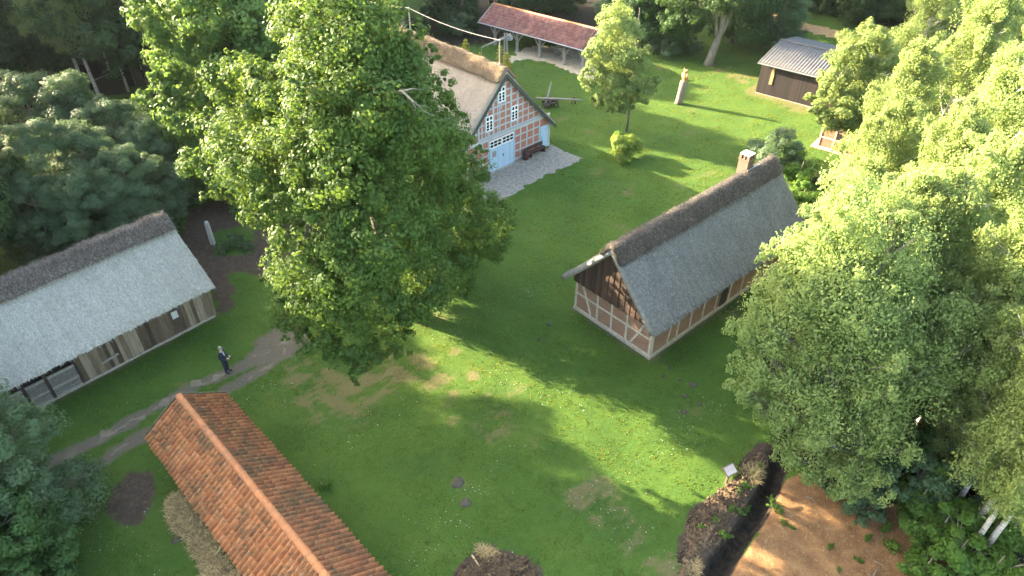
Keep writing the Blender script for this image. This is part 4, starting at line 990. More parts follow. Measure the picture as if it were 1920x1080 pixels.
jk = skinned('jacket', [(0, .005, .78), (0, .01, 1.0), (0, .015, 1.18), (0, .015, 1.36), (0, .012, 1.49)]+[q for s in (-1, 1) for q in ((s*.18, .01, 1.42), (s*.25, .03, 1.18), (s*.205, -.10, 1.055), (s*.115, -.315, 1.10))],
             [(0, 1), (1, 2), (2, 3), (3, 4), (3, 5), (5, 6), (6, 7), (7, 8), (3, 9), (9, 10), (10, 11), (11, 12)], [(.19, .15), (.175, .135), (.18, .14), (.19, .135), (.085, .08), .08, .068, .06, .05, .08, .068, .06, .05], 'suit', t, 2, 2)
for s in (-1, 1):
    skinned('trouser_leg', [(s*.085, .005, .93), (s*.105, -.01, .50), (s*.113, .01, .0)], [(0, 1), (1, 2)], [(.115, .12), .082, .072], 'suit', t)
    mb = MB(); mb.tube([(s*.112, .07, .05), (s*.118, .0, .055), (s*.128, -.12, .04), (s*.135, -.21, .03)], [.035, .05, .045, .028], 10); mb.build('shoe', 'shoe', t, True)
mb = MB(); mb.prism([(-.05, -.125, 1.45), (.05, -.125, 1.45), (.012, -.155, 1.2), (-.012, -.155, 1.2)], (0, .04, .0)); mb.tube([(0, -.0, 1.44), (0, -.005, 1.50)], [.075, .066], 10); mb.build('shirt', 'shirt', t)
mb = MB(); mb.lathe([(.088, -.02), (.098, .03), (.094, .08), (.07, .125), (.03, .145), (.005, .148)], 14, (0, -.012, 1.68), .04); mb.v = [(x, y*1.1, z) for x, y, z in mb.v if True]; mb.build('hair', 'hair', t, True)
mb = MB(); mb.tube([(0, -.115, 1.665), (0, -.142, 1.635)], [.012, .016], 6); mb.build('nose', 'skin', t, True)
for s in (-1, 1):
    mb = MB(); mb.lathe([(.004, -.012), (.012, -.004), (.012, .004), (.004, .012)], 8, (s*.034, -.114, 1.672)); mb.build('eye', 'shoe', t, True)
    mb = MB(); mb.lathe([(.006, -.03), (.016, -.01), (.018, .015), (.006, .03)], 8, (s*.088, -.03, 1.655)); mb.build('ear', 'skin', t, True)
mb = MB(); mb.box(-.022, .022, -.118, -.108, 1.600, 1.608); mb.build('mouth', 'wood_red', t)
ang = t.rotation_euler[2]; off = Vector((0, -.47, 1.12)); off.rotate(Matrix.Rotation(ang, 3, 'Z'))
t2 = thing('remote_control', 'black remote control held by the man in the dark suit', 'remote control', Vector(t.location)+off, ang)
mb = MB(); mb.prism([(-.085, -.05, 0), (.085, -.05, 0), (.1, .04, 0), (.06, .055, 0), (-.06, .055, 0), (-.1, .04, 0)], (0, 0, .045)); mb.prism([(-.08, -.06, .03), (.08, -.06, .03), (.08, -.075, .13), (-.08, -.075, .13)], (0, -.01, 0)); mb.build('case', 'shoe', t2)
for s in (-1, 1): mb = MB(); mb.tube([(s*.045, .01, .044), (s*.045, .01, .075)], [.012, .014], 6); mb.build('stick', 'metalgrey', t2)
# ------------------------------------------------------------------ trees
def rdir(n): return unit(RNG.normal(0, 1, (n, 3)))
def foliage(blobs, n, size, droop=.0, flat_=.8, aspect=.62, sub=1., spread=.42, upw=.35, shell=.5):
    B = np.array(blobs, float); w = B[:, 3]**2.1; w /= w.sum(); P, N = [], []
    for (x, y, z, r), wi in zip(B, w):
        k = max(5, int(11*sub*r**1.4)); d = rdir(k); rad = r*RNG.uniform(shell, 1.02, (k, 1)); c = np.array([x, y, z])+d*rad*np.array([1, 1, .85])
        m = max(4, int(n*wi/k)); rs = r*spread*RNG.uniform(.6, 1.25, (k, 1, 1))*(1 if r < 2 else .85)
        e = rdir(k*m).reshape(k, m, 3); q = c[:, None]+e*rs*(RNG.uniform(0, 1, (k, m, 1))**.45)*np.array([1, 1, flat_])
        nn = .8*e+.5*d[:, None]+np.array([0, 0, upw])+.30*RNG.normal(0, 1, (k, m, 3))
        P.append(q.reshape(-1, 3)); N.append(nn.reshape(-1, 3))
    P = np.concatenate(P); N = unit(np.concatenate(N)); n = len(P)
    t = np.cross(N, rdir(n)); t = unit(t)
    if droop: t = unit(t*(1-droop)+np.array([0, 0, -1.])*droop); N = unit(N-t*(N*t).sum(-1, keepdims=True))
    b = np.cross(N, t); L = (size*RNG.uniform(.55, 1.35, (n, 1))); Wd = L*aspect*RNG.uniform(.8, 1.15, (n, 1)); cup = N*L*.12
    V = np.stack([P-t*L*.5, P+b*Wd*.5+cup-t*L*.06, P+t*L*.5, P-b*Wd*.5+cup-t*L*.06], 1).reshape(-1, 3)
    return V, np.arange(n*4).reshape(-1, 4)
def trunk_mb(path, blobs, limbr=.09, n=9, take=1., seed=0, zmin=0.):
    mb = MB(); pts = [p[:3] for p in path]; mb.tube(pts, [p[3] for p in path], n)
    P = np.array(path); r_ = random.Random(seed)
    for (x, y, z, r) in blobs:
        if r_.random() > take: continue
        hd = math.hypot(x-np.interp(z, P[:, 2], P[:, 0]), y-np.interp(z, P[:, 2], P[:, 1]))
        z0 = max(P[0, 2]+.35*(P[-1, 2]-P[0, 2])*.5, z-.25*r-hd*.75); z0 = min(max(z0, min(zmin, z-.3)), P[-1, 2]-.05)
        a = Vector((np.interp(z0, P[:, 2], P[:, 0]), np.interp(z0, P[:, 2], P[:, 1]), z0)); e = Vector((x, y, z+.35*r))
        m = a.lerp(e, .5)+Vector((r_.uniform(-.2, .2), r_.uniform(-.2, .2), -.10*hd)); rr = min(limbr*(.5+.35*r), .8*np.interp(z0, P[:, 2], P[:, 3]))
        mb.tube([a, a.lerp(m, .55)+Vector((0, 0, -.02*hd)), m, e], [rr, rr*.8, rr*.62, rr*.2], 6, False)
        for _ in range(2):
            f = Vector((x+r_.uniform(-r, r)*.8, y+r_.uniform(-r, r)*.8, z+r_.uniform(-.3, .8)*r)); mb.tube([m, m.lerp(f, .5)+Vector((0, 0, .05)), f], [rr*.45, rr*.3, rr*.1], 5, False)
    return mb
def make_tree(name, label, cat, loc, path, blobs, n, size, leaf, bark, group=None, rz=0., limbr=.09, take=1., **kw):
    t = thing(name, label, cat, loc, rz, group)
    V, Fq = foliage(blobs, n, size, **kw); link('crown', npmesh('crown', V, Fq), leaf, t)
    if path: trunk_mb(path, blobs, limbr, take=take).build('trunk', bark, t, True)
    return t
class Proto:
    def __init__(s, H, maker): s.H = H; s.root = maker(); s.used = False
    def put(s, x, y, H, label, rz=None, group=None, cat=None, name=None, sxy=1.):
        k = H/s.H; z = zof(x, y)-.05; rz = rnd.uniform(0, 6.28) if rz is None else rz; scl = (k*sxy, k*sxy, k)
        if not s.used:
            o = s.root; s.used = True; o.location = (x, y, z); o.rotation_euler = (0, 0, rz); o.scale = scl; o['label'] = label
            if cat: o['category'] = cat
            if group: o['group'] = group
        else:
            o = copy_tree(s.root, (x, y, z), rz, scl, label, cat, group)
        if name: o.name = name
        return o
def env_blobs(H, z0, R, n, rmin, rmax, prof=None, seed=0, fill=.9):
    r_ = random.Random(seed); out = []
    prof = prof or (lambda t: math.sin(math.pi*min(1, .12+.88*t)**.85))
    for k in range(n):
        t = (k+.5)/n; z = z0+(H-z0)*(t*.93); Rr = R*prof(t); a = k*2.39996+r_.uniform(-.5, .5); d = Rr*fill*math.sqrt(r_.uniform(.25, 1)); r = r_.uniform(rmin, rmax)*(1-.35*t)
        out.append((math.cos(a)*d, math.sin(a)*d, z, r))
    out.append((0, 0, H-rmin*.9, rmin*.9)); return out
def bprof(t): return max(.12, (1-t)**.6*min(1, .45+2.2*t))
def sprays(bl, k, r0, r1, out, seed=0):
    "small outlying boughs that break up the rounded outline of a crown"
    r_ = random.Random(seed); c = np.mean([b[:3] for b in bl], 0); o = []
    for b in bl:
        for _ in range(k):
            d = np.array([r_.gauss(0, 1), r_.gauss(0, 1), r_.gauss(.1, .8)])+.8*(np.array(b[:3])-c)/(np.linalg.norm(np.array(b[:3])-c)+.1); d = d/np.linalg.norm(d)
            q = np.array(b[:3])+d*b[3]*out*r_.uniform(.85, 1.25)
            if q[2] > .8: o.append((*q, r_.uniform(r0, r1)))
    return o
def birch(seed, leaf, n=80000, z0=3.6, R=2.9, size=.128, nb=20, lean=.4):
    b = env_blobs(14, z0, R, nb, .95, 1.75, bprof, seed)
    b += sprays(b, 3, .28, .6, 1.1, seed)
    path = [(0, 0, -.3, .17), (.05, .03, 2, .14), (lean*.4, -.1, 6, .105), (lean, .1, 10, .065), (lean*.8, 0, 13.4, .02)]
    b = [(x+lean*min(1, z/10), y, z, r) for x, y, z, r in b]
    return make_tree('birch_tree', 'x', 'tree', (0, 0, 0), path, b, n, size, leaf, 'birchbark', limbr=.045, droop=.5, sub=1.3, spread=.54, flat_=1.15, aspect=.6, shell=.45)
def broad(seed, leaf, n=52000, H=15, z0=4.2, R=4.6, size=.26, nb=24, bark='bark', name='forest_tree'):
    b = env_blobs(H, z0, R, nb, 1.3, 2.3, None, seed)
    path = [(0, 0, -.3, .34), (.1, 0, 1.5, .27), (.2, .15, 5, .2), (.1, .2, 9, .13), (0, 0, H-1.5, .04)]
    return make_tree(name, 'x', 'tree', (0, 0, 0), path, b, n, size, leaf, bark, sub=1.2, aspect=.66, spread=.45)
def bushy(seed, leaf, H=8, R=3.4, n=46000, size=.17, nb=20, name='hazel_tree', z0=1.2, bark='barkgrey', rm=(1., 1.7), **kw):
    b = env_blobs(H, z0, R, nb, rm[0], rm[1], lambda t: max(.15, math.sin(math.pi*(.25+.72*t))), seed)
    mbp = [(0, 0, -.2, .12*H/8), (.1, .05, H*.3, .09*H/8), (0, .1, H*.6, .06*H/8), (0, 0, H*.9, .02)]
    return make_tree(name, 'x', 'tree', (0, 0, 0), mbp, b, n, size, leaf, bark, limbr=.05, **kw)
def shrub(seed, leaf, n=7000, size=.11, name='shrub', R=1.05, H=2., nb=9):
    r_ = random.Random(seed); b = [(r_.uniform(-R, R)*.7, r_.uniform(-R, R)*.7, r_.uniform(.35, H-.45), r_.uniform(.4, .72)) for _ in range(nb)]
    return make_tree(name, 'x', 'shrub', (0, 0, 0), [(0, 0, -.1, .05), (.03, 0, H*.3, .035), (0, .02, H*.8, .01)], b, n, size, leaf, 'barkgrey', limbr=.03, take=.7)
def spruce(seed, n=40000, H=16):
    bl = []; r_ = random.Random(seed)
    for k in range(15):
        z = 3+k*.85; R = 3.0*(1-(z-2)/(H-1.5)); 
        for j in range(max(3, int(7*R/3))):
            a = j*6.283/max(3, int(7*R/3))+k; bl.append((math.cos(a)*R*.62, math.sin(a)*R*.62, z-.15*R, .45+.28*R))
    return make_tree('spruce_tree', 'x', 'tree', (0, 0, 0), [(0, 0, -.3, .26), (0, 0, 6, .18), (0, 0, H-.5, .03)], bl, n, .24, 'spruce', 'bark', take=.3, droop=.3, aspect=.3, spread=.5)
def conif(seed, leaf='gold', H=4.2, n=9000):
    bl = []
    for k in range(13):
        z = .5+k*(H-.6)/13; R = .62*(1-z/(H+.4)); 
        for j in range(5): a = j*1.257+k; bl.append((math.cos(a)*R*.6, math.sin(a)*R*.6, z, .05+.36*R))
    return make_tree('golden_conifer', 'x', 'tree', (0, 0, 0), [(0, 0, -.1, .06), (0, 0, H-.2, .01)], bl, n, .13, leaf, 'bark', take=.15, aspect=.35, upw=.8)
BA = Proto(14, lambda: birch(1, 'birch')); BB = Proto(14, lambda: birch(2, 'birch', lean=-.5)); BC = Proto(14, lambda: birch(3, 'birch2', z0=3., R=3.2)); BT = Proto(14, lambda: birch(4, 'birch', z0=6.2, R=2.5, n=62000, lean=.7))
FA_ = Proto(15, lambda: broad(11, 'dark')); FB_ = Proto(15, lambda: broad(12, 'dark', z0=2.6, R=5.)); FC_ = Proto(15, lambda: broad(13, 'hazel', z0=3.2, R=4.2))
HA = Proto(8, lambda: bushy(21, 'hazel', n=70000, size=.13, aspect=.5, upw=.6)); HB = Proto(8, lambda: bushy(22, 'hazel', R=3.0, z0=.9, n=70000, size=.13, aspect=.5, upw=.6)); HC = Proto(8, lambda: bushy(23, 'maple', R=3., z0=.8, name='maple_tree', size=.2))
SA = Proto(2, lambda: shrub(31, 'green')); SB = Proto(2, lambda: shrub(32, 'hazel')); SD = Proto(2, lambda: shrub(33, 'dark', size=.14)); 
FU = Proto(7, lambda: bushy(61, 'dark', H=7, R=3.2, n=34000, size=.2, z0=.5, name='understorey_tree')); SP = Proto(16, lambda: spruce(41)); CO = Proto(4.2, lambda: conif(51))
# ---- the big oak in the middle
OB = np.array([-6.9, 31.8, 0.])
ypy = [-20, 100, 200, 300, 400, 500, 600, 690]; yv = [28., 25.6, 24.2, 23.2, 22.6, 22.2, 22.4, 22.6]
def oakblob(x, y, r, dy=0.):
    p = atY(x, y, np.interp(y, ypy, yv)+dy)-OB; return (p[0], p[1], p[2], r)
ob = [(600, 50, 2.0, .3), (655, 25, 2.1, .6), (700, 85, 2.2, .6), (640, 130, 2.2, 0), (752, 125, 1.8, 1.4), (798, 172, 1.4, 2.2), (826, 245, 1.5, 2.6), (705, 195, 2.5, .4), (780, 255, 2.2, 1.), (600, 215, 2.2, 0.4), (565, 45, 1.1, .9),
      (470, 160, 1.6, 2.6), (425, 150, 1.1, 3.2), (520, 165, 1.5, 1.8), (445, 250, 1.8, 2.6), (392, 305, 1.3, 3.2), (485, 310, 2.1, 1.4), (425, 345, 1.15, 2.8), (560, 310, 2.1, .6), (640, 320, 2.4, 0), (505, 385, 1.45, 1.6), (375, 320, .8, 3.6),
      (850, 325, 1.7, 2.6), (905, 390, 1.5, 3.2), (885, 450, 1.7, 3.), (950, 415, .85, 3.8), (800, 400, 2.3, 1.2), (830, 490, 1.8, 2.2), (775, 530, 2., 1.6), (705, 425, 2.5, .2), (605, 410, 2.3, .2), (925, 455, 1., 3.6),
      (585, 490, 2., .8), (560, 575, 1.5, 1.4), (595, 620, 1.5, 1.), (650, 635, 1.5, .8), (692, 560, 2., .6), (735, 590, 1.35, 1.5), (625, 540, 2., .3), (548, 515, 1.1, 1.8), (655, 490, 2.2, 0), (860, 520, 1.1, 2.6), (715, 645, .8, 1.6), (535, 590, .7, 2.)]
absY = {(950, 415): 33., (905, 390): 31.3, (885, 450): 31., (925, 455): 32.3, (860, 520): 29.8, (830, 490): 28.6, (850, 325): 29., (800, 400): 28.2, (826, 245): 29., (798, 172): 29.5, (775, 530): 24.6}
blobs = []; back = []
for (x, y, r, dy) in ob+[(745, 625, .9, 1.6), (690, 665, .9, .6), (770, 585, 1., 2.), (668, 680, .7, .4)]:
    Y = absY.get((x, y), float(np.interp(y, ypy, yv))+dy); p = atY(x, y, Y)-OB; blobs.append((p[0], p[1], p[2], r*(.97 if (x, y) in absY else .88)))
    if r > 1.4:
        for d in (3.4, 6.8):
            q = atY(x+(655-x)*.10*d/3.4, y+(340-y)*.10*d/3.4, Y+d); nn = .438*q[0]+.899*q[1]
            if q[1] > 37.5 or (19. < nn < 25. and q[2]-r < 8.): continue
            q = q-OB; back.append((q[0], q[1], q[2], r*.9))
for q in [(-8, 33, 3.6, 1.8), (-4.4, 34, 3.3, 1.7), (-10, 34.5, 3.6, 1.8), (-6.5, 36, 3.6, 2.), (-3.2, 35.5, 3.8, 1.6), (-1.6, 33.2, 4.0, 1.4), (-11, 36.5, 4.5, 1.8), (-6, 31.5, 5., 1.8), (-3.2, 31.2, 4.4, 1.6), (-9, 37.5, 6., 2.), (-4.5, 37, 6.5, 2.)]: back.append((q[0]-OB[0], q[1]-OB[1], q[2], q[3]))
fore = len(blobs); blobs += back
oak = thing('oak_tree', 'huge spreading oak tree in the middle of the lawn, sunlit on its upper left', 'tree', tuple(OB))
leafy = blobs+sprays(blobs[:fore], 3, .28, .55, .86, 9)
V, Fq = foliage(leafy, 390000, .142, sub=2.2, aspect=.72, spread=.29, shell=.55, upw=.3); link('crown', npmesh('crown', V, Fq), 'oak', oak)
path = [(0, 0, -.3, .75), (0, 0, .6, .55), (-.1, 0, 3, .46), (-.3, -.1, 6, .40), (-.4, -1.2, 9, .32), (-.5, -3.2, 12.5, .24), (-.4, -3.6, 16, .14), (-.3, -3.4, 18.5, .05)]
trunk_mb(path, [b for b in blobs[:fore]+blobs[fore::3] if b[2] > 9.5], .10, 12, .75, zmin=8.5).build('trunk', 'bark', oak, True)
def twig(mb, pts, dY, r):
    P = [tuple(atY(x, y, np.interp(y, ypy, yv)+d)-OB) for (x, y), d in zip(pts, dY)]; mb.tube(P, [r*(1-.8*i/(len(P)-1)) for i in range(len(P))], 6, True)
mb = MB()
twig(mb, [(715, 185), (738, 174), (753, 170), (775, 190), (795, 208), (812, 218)], [1., -.6, -1.7, -1.8, -1.4, -.4], .06); twig(mb, [(755, 171), (775, 166), (797, 169)], [-1.7, -1.5, -.8], .035); twig(mb, [(770, 186), (780, 202), (776, 214)], [-1.8, -1.7, -1.2], .025); twig(mb, [(782, 197), (800, 200), (812, 206)], [-1.7, -1.5, -1.], .02)
mb.build('dead_branch', 'deadwood', oak)
# ---- horse chestnut left of the oak
CB = np.array([-20.3, 46.5, 0.])
cb = [(300, 30, 1.8), (390, 20, 2.4), (490, 40, 2.4), (335, 105, 1.9), (430, 110, 2.4), (525, 115, 2.1), (305, 185, 1.1), (268, 178, .7), (355, 215, 1.9), (322, 258, 1.3), (385, 285, 1.9), (372, 335, 1.5), (440, 195, 2.3), (280, 20, 1.3), (345, 290, 1.2), (295, 130, 1.), (520, 220, 2.), (450, 300, 1.8), (410, 350, 1.2), (560, 60, 1.7), (330, 165, 1.2), (460, 380, 1.3)]
blobs = []
for (x, y, r) in cb: p = atY(x, y, 44.8-.004*y+.9*abs(x-420)/150)-CB; blobs.append((p[0], p[1], p[2], r))
for b in list(blobs):
    if b[3] > 1.1: blobs.append((b[0]+.3, b[1]+3., b[2]+rnd.uniform(-.6, .6), b[3])); 
    if b[3] > 1.7: blobs.append((b[0], b[1]+6., b[2]+rnd.uniform(-.6, .6), b[3]*.9))
for a in range(9): blobs.append((math.cos(a*.7)*2.8, 1+math.sin(a*.7)*2.8, 14.5+a*.55, 2.0))
make_tree('chestnut_tree', 'tall leafy chestnut tree behind and left of the big oak, sunlit along its left edge', 'tree', tuple(CB), [(0, 0, -.3, .5), (0, 0, 3, .38), (.1, 0, 9, .28), (0, .5, 17, .06)], blobs, 125000, .30, 'chestnut', 'bark', sub=1.4, droop=.25, aspect=.55, spread=.36, take=.5)
# ---- weeping birch / willow at the cottage (right)
WB = np.array([*at(1585, 925)[:2], 0.]); wt = atY(1600, 440, 22.)-WB
wb_ = [(1600, 440, 1.3, 22.), (1520, 480, 1.2, 21.8), (1470, 500, .8, 22.), (1660, 480, 1.5, 22.3), (1560, 540, 1.6, 21.), (1455, 560, 1.1, 21.6), (1430, 615, .9, 21.2), (1500, 620, 1.5, 20.4), (1620, 600, 1.8, 20.4), (1440, 690, 1.1, 20.4), (1540, 710, 1.7, 19.8), (1650, 700, 1.7, 19.8), (1730, 620, 1.6, 20.8),
       (1460, 765, 1.1, 19.6), (1560, 800, 1.5, 18.9), (1650, 800, 1.4, 18.9), (1500, 830, 1., 19.), (1600, 880, 1.1, 18.2), (1425, 650, .7, 20.8), (1720, 720, 1.4, 19.6), (1420, 740, .6, 20.), (1540, 880, .7, 18.2), (1600, 520, 1.6, 21.6)]
blobs = []
for (x, y, r, Y) in wb_: p = atY(x, y, Y)-WB; blobs.append((p[0], p[1], p[2], r))
for b in list(blobs):
    if b[3] > 1.2: blobs.append((b[0]+.6, b[1]+2.4, b[2]+rnd.uniform(-.3, .5), b[3]))
blobs += sprays(blobs[:len(wb_)], 4, .25, .55, 1.1, 5)
make_tree('willow_tree', 'broad pale green willow beside the cottage roof, above the peat ditch', 'tree', tuple(WB), [(0, 0, -.3, .3), (0, .1, 2, .24), (wt[0]*.35, wt[1]*.3, 6, .15), (wt[0]*.8, wt[1]*.8, 10, .06), (wt[0], wt[1], 11.6, .02)], blobs, 150000, .128, 'birch2', 'barkgrey', sub=1.5, droop=.5, spread=.48, flat_=1.15, take=.7, limbr=.06)
# ---- young tree on the lawn
YB = np.array([*at(1175, 247)[:2], 0.]); blobs = []
for (x, y, r) in [(1165, 15, .9), (1150, 50, 1.1), (1180, 60, 1.), (1135, 90, 1.1), (1170, 105, 1.3), (1195, 120, 1.1), (1115, 130, .9), (1145, 150, 1.2), (1185, 160, 1.1), (1105, 160, .6), (1212, 165, .8), (1135, 185, .8), (1165, 185, .7), (1100, 135, .5), (1160, -20, .7), (1120, 188, .6), (1165, 203, .55), (1205, 185, .6), (1143, 207, .45), (1185, 195, .6), (1097, 150, .6), (1224, 152, .6), (1105, 100, .5), (1212, 95, .6)]:
    p = atY(x, y, YB[1]-.4+.2*rnd.uniform(-1, 1))-YB; blobs.append((p[0], p[1], p[2], r)); 
    if r > .9: blobs.append((p[0], p[1]+1.5, p[2]+.2, r*.9))
make_tree('young_tree', 'slender young pale green tree with thin bare stem above the round bush', 'tree', tuple(YB), [(0, 0, -.2, .13), (0, 0, 3, .1), (0, 0, 6, .07), (-.1, 0, 10.5, .02)], blobs, 42000, .17, 'birch', 'barkgrey', limbr=.04, take=.6, sub=1.6, spread=.52)
# round bush, two shrubs near the cottage chimney
c = at(1176, 296); b = [(rnd.uniform(-.95, .95), rnd.uniform(-.9, .9), rnd.uniform(.5, 1.75), rnd.uniform(.45, .7)) for _ in range(20)]
make_tree('round_bush', 'compact bright green round bush alone on the lawn', 'bush', (c[0], c[1], 0), [(0, 0, -.1, .05), (0, 0, 1., .02)], b, 22000, .12, 'lime', 'barkgrey', limbr=.02, take=.8, spread=.6, upw=.5)
c = at(1445, 325); b = [(p[0], p[1], p[2], r) for p, r in [((rnd.uniform(-1.6, 1.5), rnd.uniform(-1.2, 1.2), rnd.uniform(.8, 3.1)), rnd.uniform(.35, .8)) for _ in range(22)]]
make_tree('grey_shrub', 'loose grey green shrub behind the cottage chimney', 'shrub', (c[0], c[1], 0), [(0, 0, -.1, .08), (.1, 0, 1., .05), (0, 0, 3., .01)], b, 14000, .13, 'sage', 'barkgrey', limbr=.03, spread=.6)
# fruit tree in front of the plank shed
c = at(1592, 262); blobs = []
for (x, y, r) in [(1640, 75, 1.), (1600, 95, 1.1), (1665, 110, 1.2), (1620, 130, 1.3), (1575, 135, 1.), (1560, 165, 1.), (1610, 175, 1.3), (1655, 180, 1.4), (1540, 200, .8), (1580, 205, 1.), (1560, 228, .7), (1620, 225, 1.), (1525, 205, .45), (1650, 60, .6), (1600, 240, .8), (1565, 228, .9), (1595, 218, 1.1), (1545, 222, .6)]:
    p = atY(x, y, c[1]-(3.6 if y > 195 else 1.6)+rnd.uniform(-.4, .4))-c; blobs.append((p[0], p[1], p[2], r)); blobs.append((p[0]+.2, p[1]+1.8, p[2]+.2, r*.8))
make_tree('fruit_tree', 'leafy light green fruit tree in front of the plank shed and brick outhouse', 'tree', (c[0], c[1], 0), [(0, 0, -.2, .2), (.1, 0, 1.6, .16), (.2, 0, 4, .1), (.4, 0, 7.5, .03)], blobs, 56000, .17, 'apple', 'barkgrey', sub=1.5, take=.7, spread=.5)
# big forked tree top right of the centre
c = at(1328, 121); t_ = thing('forked_tree', 'tall forked tree with pale trunk and dark crown behind the carved owl', 'tree', (c[0], c[1], 0))
bl = []
for (x, y, r) in [(1300, 25, 1.8), (1350, -10, 2.2), (1400, 15, 2.), (1430, 55, 1.5), (1280, -10, 1.8), (1440, 0, 1.8), (1395, 65, 1.2)]: p = atY(x, y, c[1]+rnd.uniform(-1, 2))-c; bl.append((*p, r))
for k in range(22): a = k*2.4; bl.append((math.cos(a)*4*(1-k/60), math.sin(a)*4*(1-k/60)+1, 7+k*.45, 2.1))
V, Fq = foliage(bl, 52000, .24); link('crown', npmesh('crown', V, Fq), 'dark', t_)
mb = MB(); mb.tube([(0, 0, -.2), (.1, 0, .6), (.5, 0, 2.6), (.75, .1, 3.6), (.6, .2, 8), (.5, 0, 13)], [.55, .44, .36, .3, .18, .05], 10); mb.tube([(.6, 0, 2.7), (1.3, -.1, 5), (1.9, 0, 8), (2.2, .2, 11)], [.26, .22, .15, .05], 8); mb.tube([(.4, 0, 2.4), (.0, .1, 4.6), (-.4, .1, 8)], [.2, .16, .06], 8); mb.build('trunk', 'barkgrey', t_, True)

# ---- copies: birch grove on the right
G_B = 'birches and willows of the sunlit grove on the right'
def top(P, x, y, H, label, **k): c = at(x, y, H*.97); return P.put(c[0], c[1], H, label, **k)
top(BA, 1745, 95, 13., 'sunlit feathery birch at the upper right, just below the one touching the top right corner', group=G_B)
top(BB, 1850, 0, 15., 'tallest feathery tree touching the top edge near the right corner', group=G_B)
top(BC, 1915, 120, 14, 'pale sunlit birch cut by the right edge, high up', group=G_B)
top(BB, 1690, 190, 11.5, 'slim sunlit birch just right of the brick outhouse', group=G_B)
top(BA, 1800, 215, 13, 'sunlit birch near the right edge, level with the brick outhouse', group=G_B)
top(BC, 1895, 260, 13.5, 'broad birch at the right edge below the topmost one there', group=G_B)
top(BA, 1645, 315, 11, 'yellow green birch right of the shrubs behind the cottage end', group=G_B)
top(BC, 1735, 330, 12.5, 'brightest pale birch in the middle of the sunlit grove', group=G_B)
top(BB, 1835, 360, 12.5, 'sunlit birch right of the brightest one in the grove', group=G_B)
top(BA, 1925, 420, 12.5, 'birch half cut by the right edge at mid height', group=G_B)
top(BB, 1665, 420, 12, 'sunlit birch directly behind the broad willow top', group=G_B)
top(BA, 1765, 465, 10, 'yellow green birch right of the willow crown', group=G_B)
top(BC, 1860, 520, 9.3, 'bluish green birch near the right edge below mid height', group=G_B)
top(BC, 1950, 560, 9, 'shaded birch crown cut off by the right edge below the middle', group=G_B)
top(BB, 1862, 668, 7., 'yellowish birch right of the curved brown trunk', group=G_B)
top(BA, 1935, 735, 6.2, 'birch crown at the right edge above the white trunks', group=G_B)
top(HC, 1705, 745, 4.5, 'dark leafy bush tree in the gap behind the willow', group=None)
for (p, H, lab, rz) in [((1822, 990), 12.5, 'birch with the long pale leaning trunk visible at the lower right', 5.8), ((1792, 948), 11, 'birch with a short thin pale trunk left of the long pale one', 2.), ((1838, 1042), 11.5, 'birch with thin pale trunk close to the lower right corner', 1.), ((1812, 1035), 10.5, 'birch with the thinnest pale trunk below the long pale one', 4.)]:
    c = at(*p); BT.put(c[0], c[1], H, lab, rz=rz, group='birches with bare pale trunks')
c = at(1732, 853); t_ = thing('leaning_tree', 'tree with curved bare brown trunk rising in the dark gap of the grove', 'tree', (c[0], c[1], 0))
bl = [(1.6+rnd.uniform(-1.4, 1.4), .5+rnd.uniform(-1.4, 1.4), rnd.uniform(5.5, 9), rnd.uniform(.8, 1.4)) for _ in range(11)]; V, Fq = foliage(bl, 30000, .16, droop=.3); link('crown', npmesh('crown', V, Fq), 'birch2', t_)
mb = MB(); mb.tube([(-.15, -.1, -.1), (0, 0, .25), (.25, .1, 1.2), (.25, .2, 2.4), (.7, .3, 4), (1.2, .5, 6.5), (1.6, .5, 8.6)], [.3, .2, .16, .15, .13, .09, .03], 8)
for a in (.5, 2.5, 4.2): mb.tube([(0, 0, .2), (math.cos(a)*.35, math.sin(a)*.35, .02)], [.1, .04], 5)
mb.build('trunk', 'barkgrey', t_, True)
# understorey bushes at the lower right
for (x, y, H, P, lab) in [(1590, 860, 2.6, SB, 'dark green bush at the left foot of the willow by the peat'), (1660, 880, 2.6, SB, 'dark green bush under the willow, at the top edge of the peat'), (1725, 895, 2.8, SB, 'leafy bush below the curved brown trunk'), (1730, 930, 2.6, SA, 'bright leafy bush at the right edge of the bare peat'), (1770, 985, 2.6, SA, 'bright bush just right of the bare peat, lower down'),
    (1800, 1030, 2.6, SA, 'sunlit bush at the lower picture edge right of the peat'), (1900, 990, 2.6, SA, 'leafy bush among the pale trunks at the right edge'), (1870, 1060, 2.5, SA, 'leafy bush in the lower right corner'), (1850, 880, 2.5, SB, 'dark bush beside the long pale leaning trunk'), (1780, 850, 2.5, SB, 'dark bush left of the pale trunks'), (1905, 900, 2.4, SB, 'dark bush at the right edge below mid height'), (1740, 1060, 2.2, SA, 'small bush at the lower picture edge beside the peat'), (1625, 940, 1.5, SB, 'low bush where the willow meets the peat'), (1840, 955, 2., SA, 'low leafy bush in front of the long pale trunk')]:
    c = at(x, y, H*.5); P.put(c[0], c[1], H, lab, group='bushes below the grove', cat='bush', sxy=1.15)
for (x, y, H, P, lab) in [(1500, 325, 2.7, SA, 'bright green shrub just behind the far end of the cottage roof'), (1505, 370, 2.0, SA, 'leafy shrub hugging the far right corner of the cottage'), (1555, 345, 1.6, SD, 'low dark shrub between cottage end and grove'), (1590, 325, 1.6, SA, 'low bright shrub below the brick outhouse'), (1570, 375, 1.6, SB, 'low dark bramble beside the cottage end'), (1520, 415, 1.6, SB, 'low dark bramble right of the cottage eave'), (1615, 350, 1.8, SB, 'dark bramble at the foot of the sunlit grove')]:
    c = at(x, y, H*.4); P.put(c[0], c[1], H, lab, group='shrubs behind the cottage', cat='shrub', sxy=1.2)
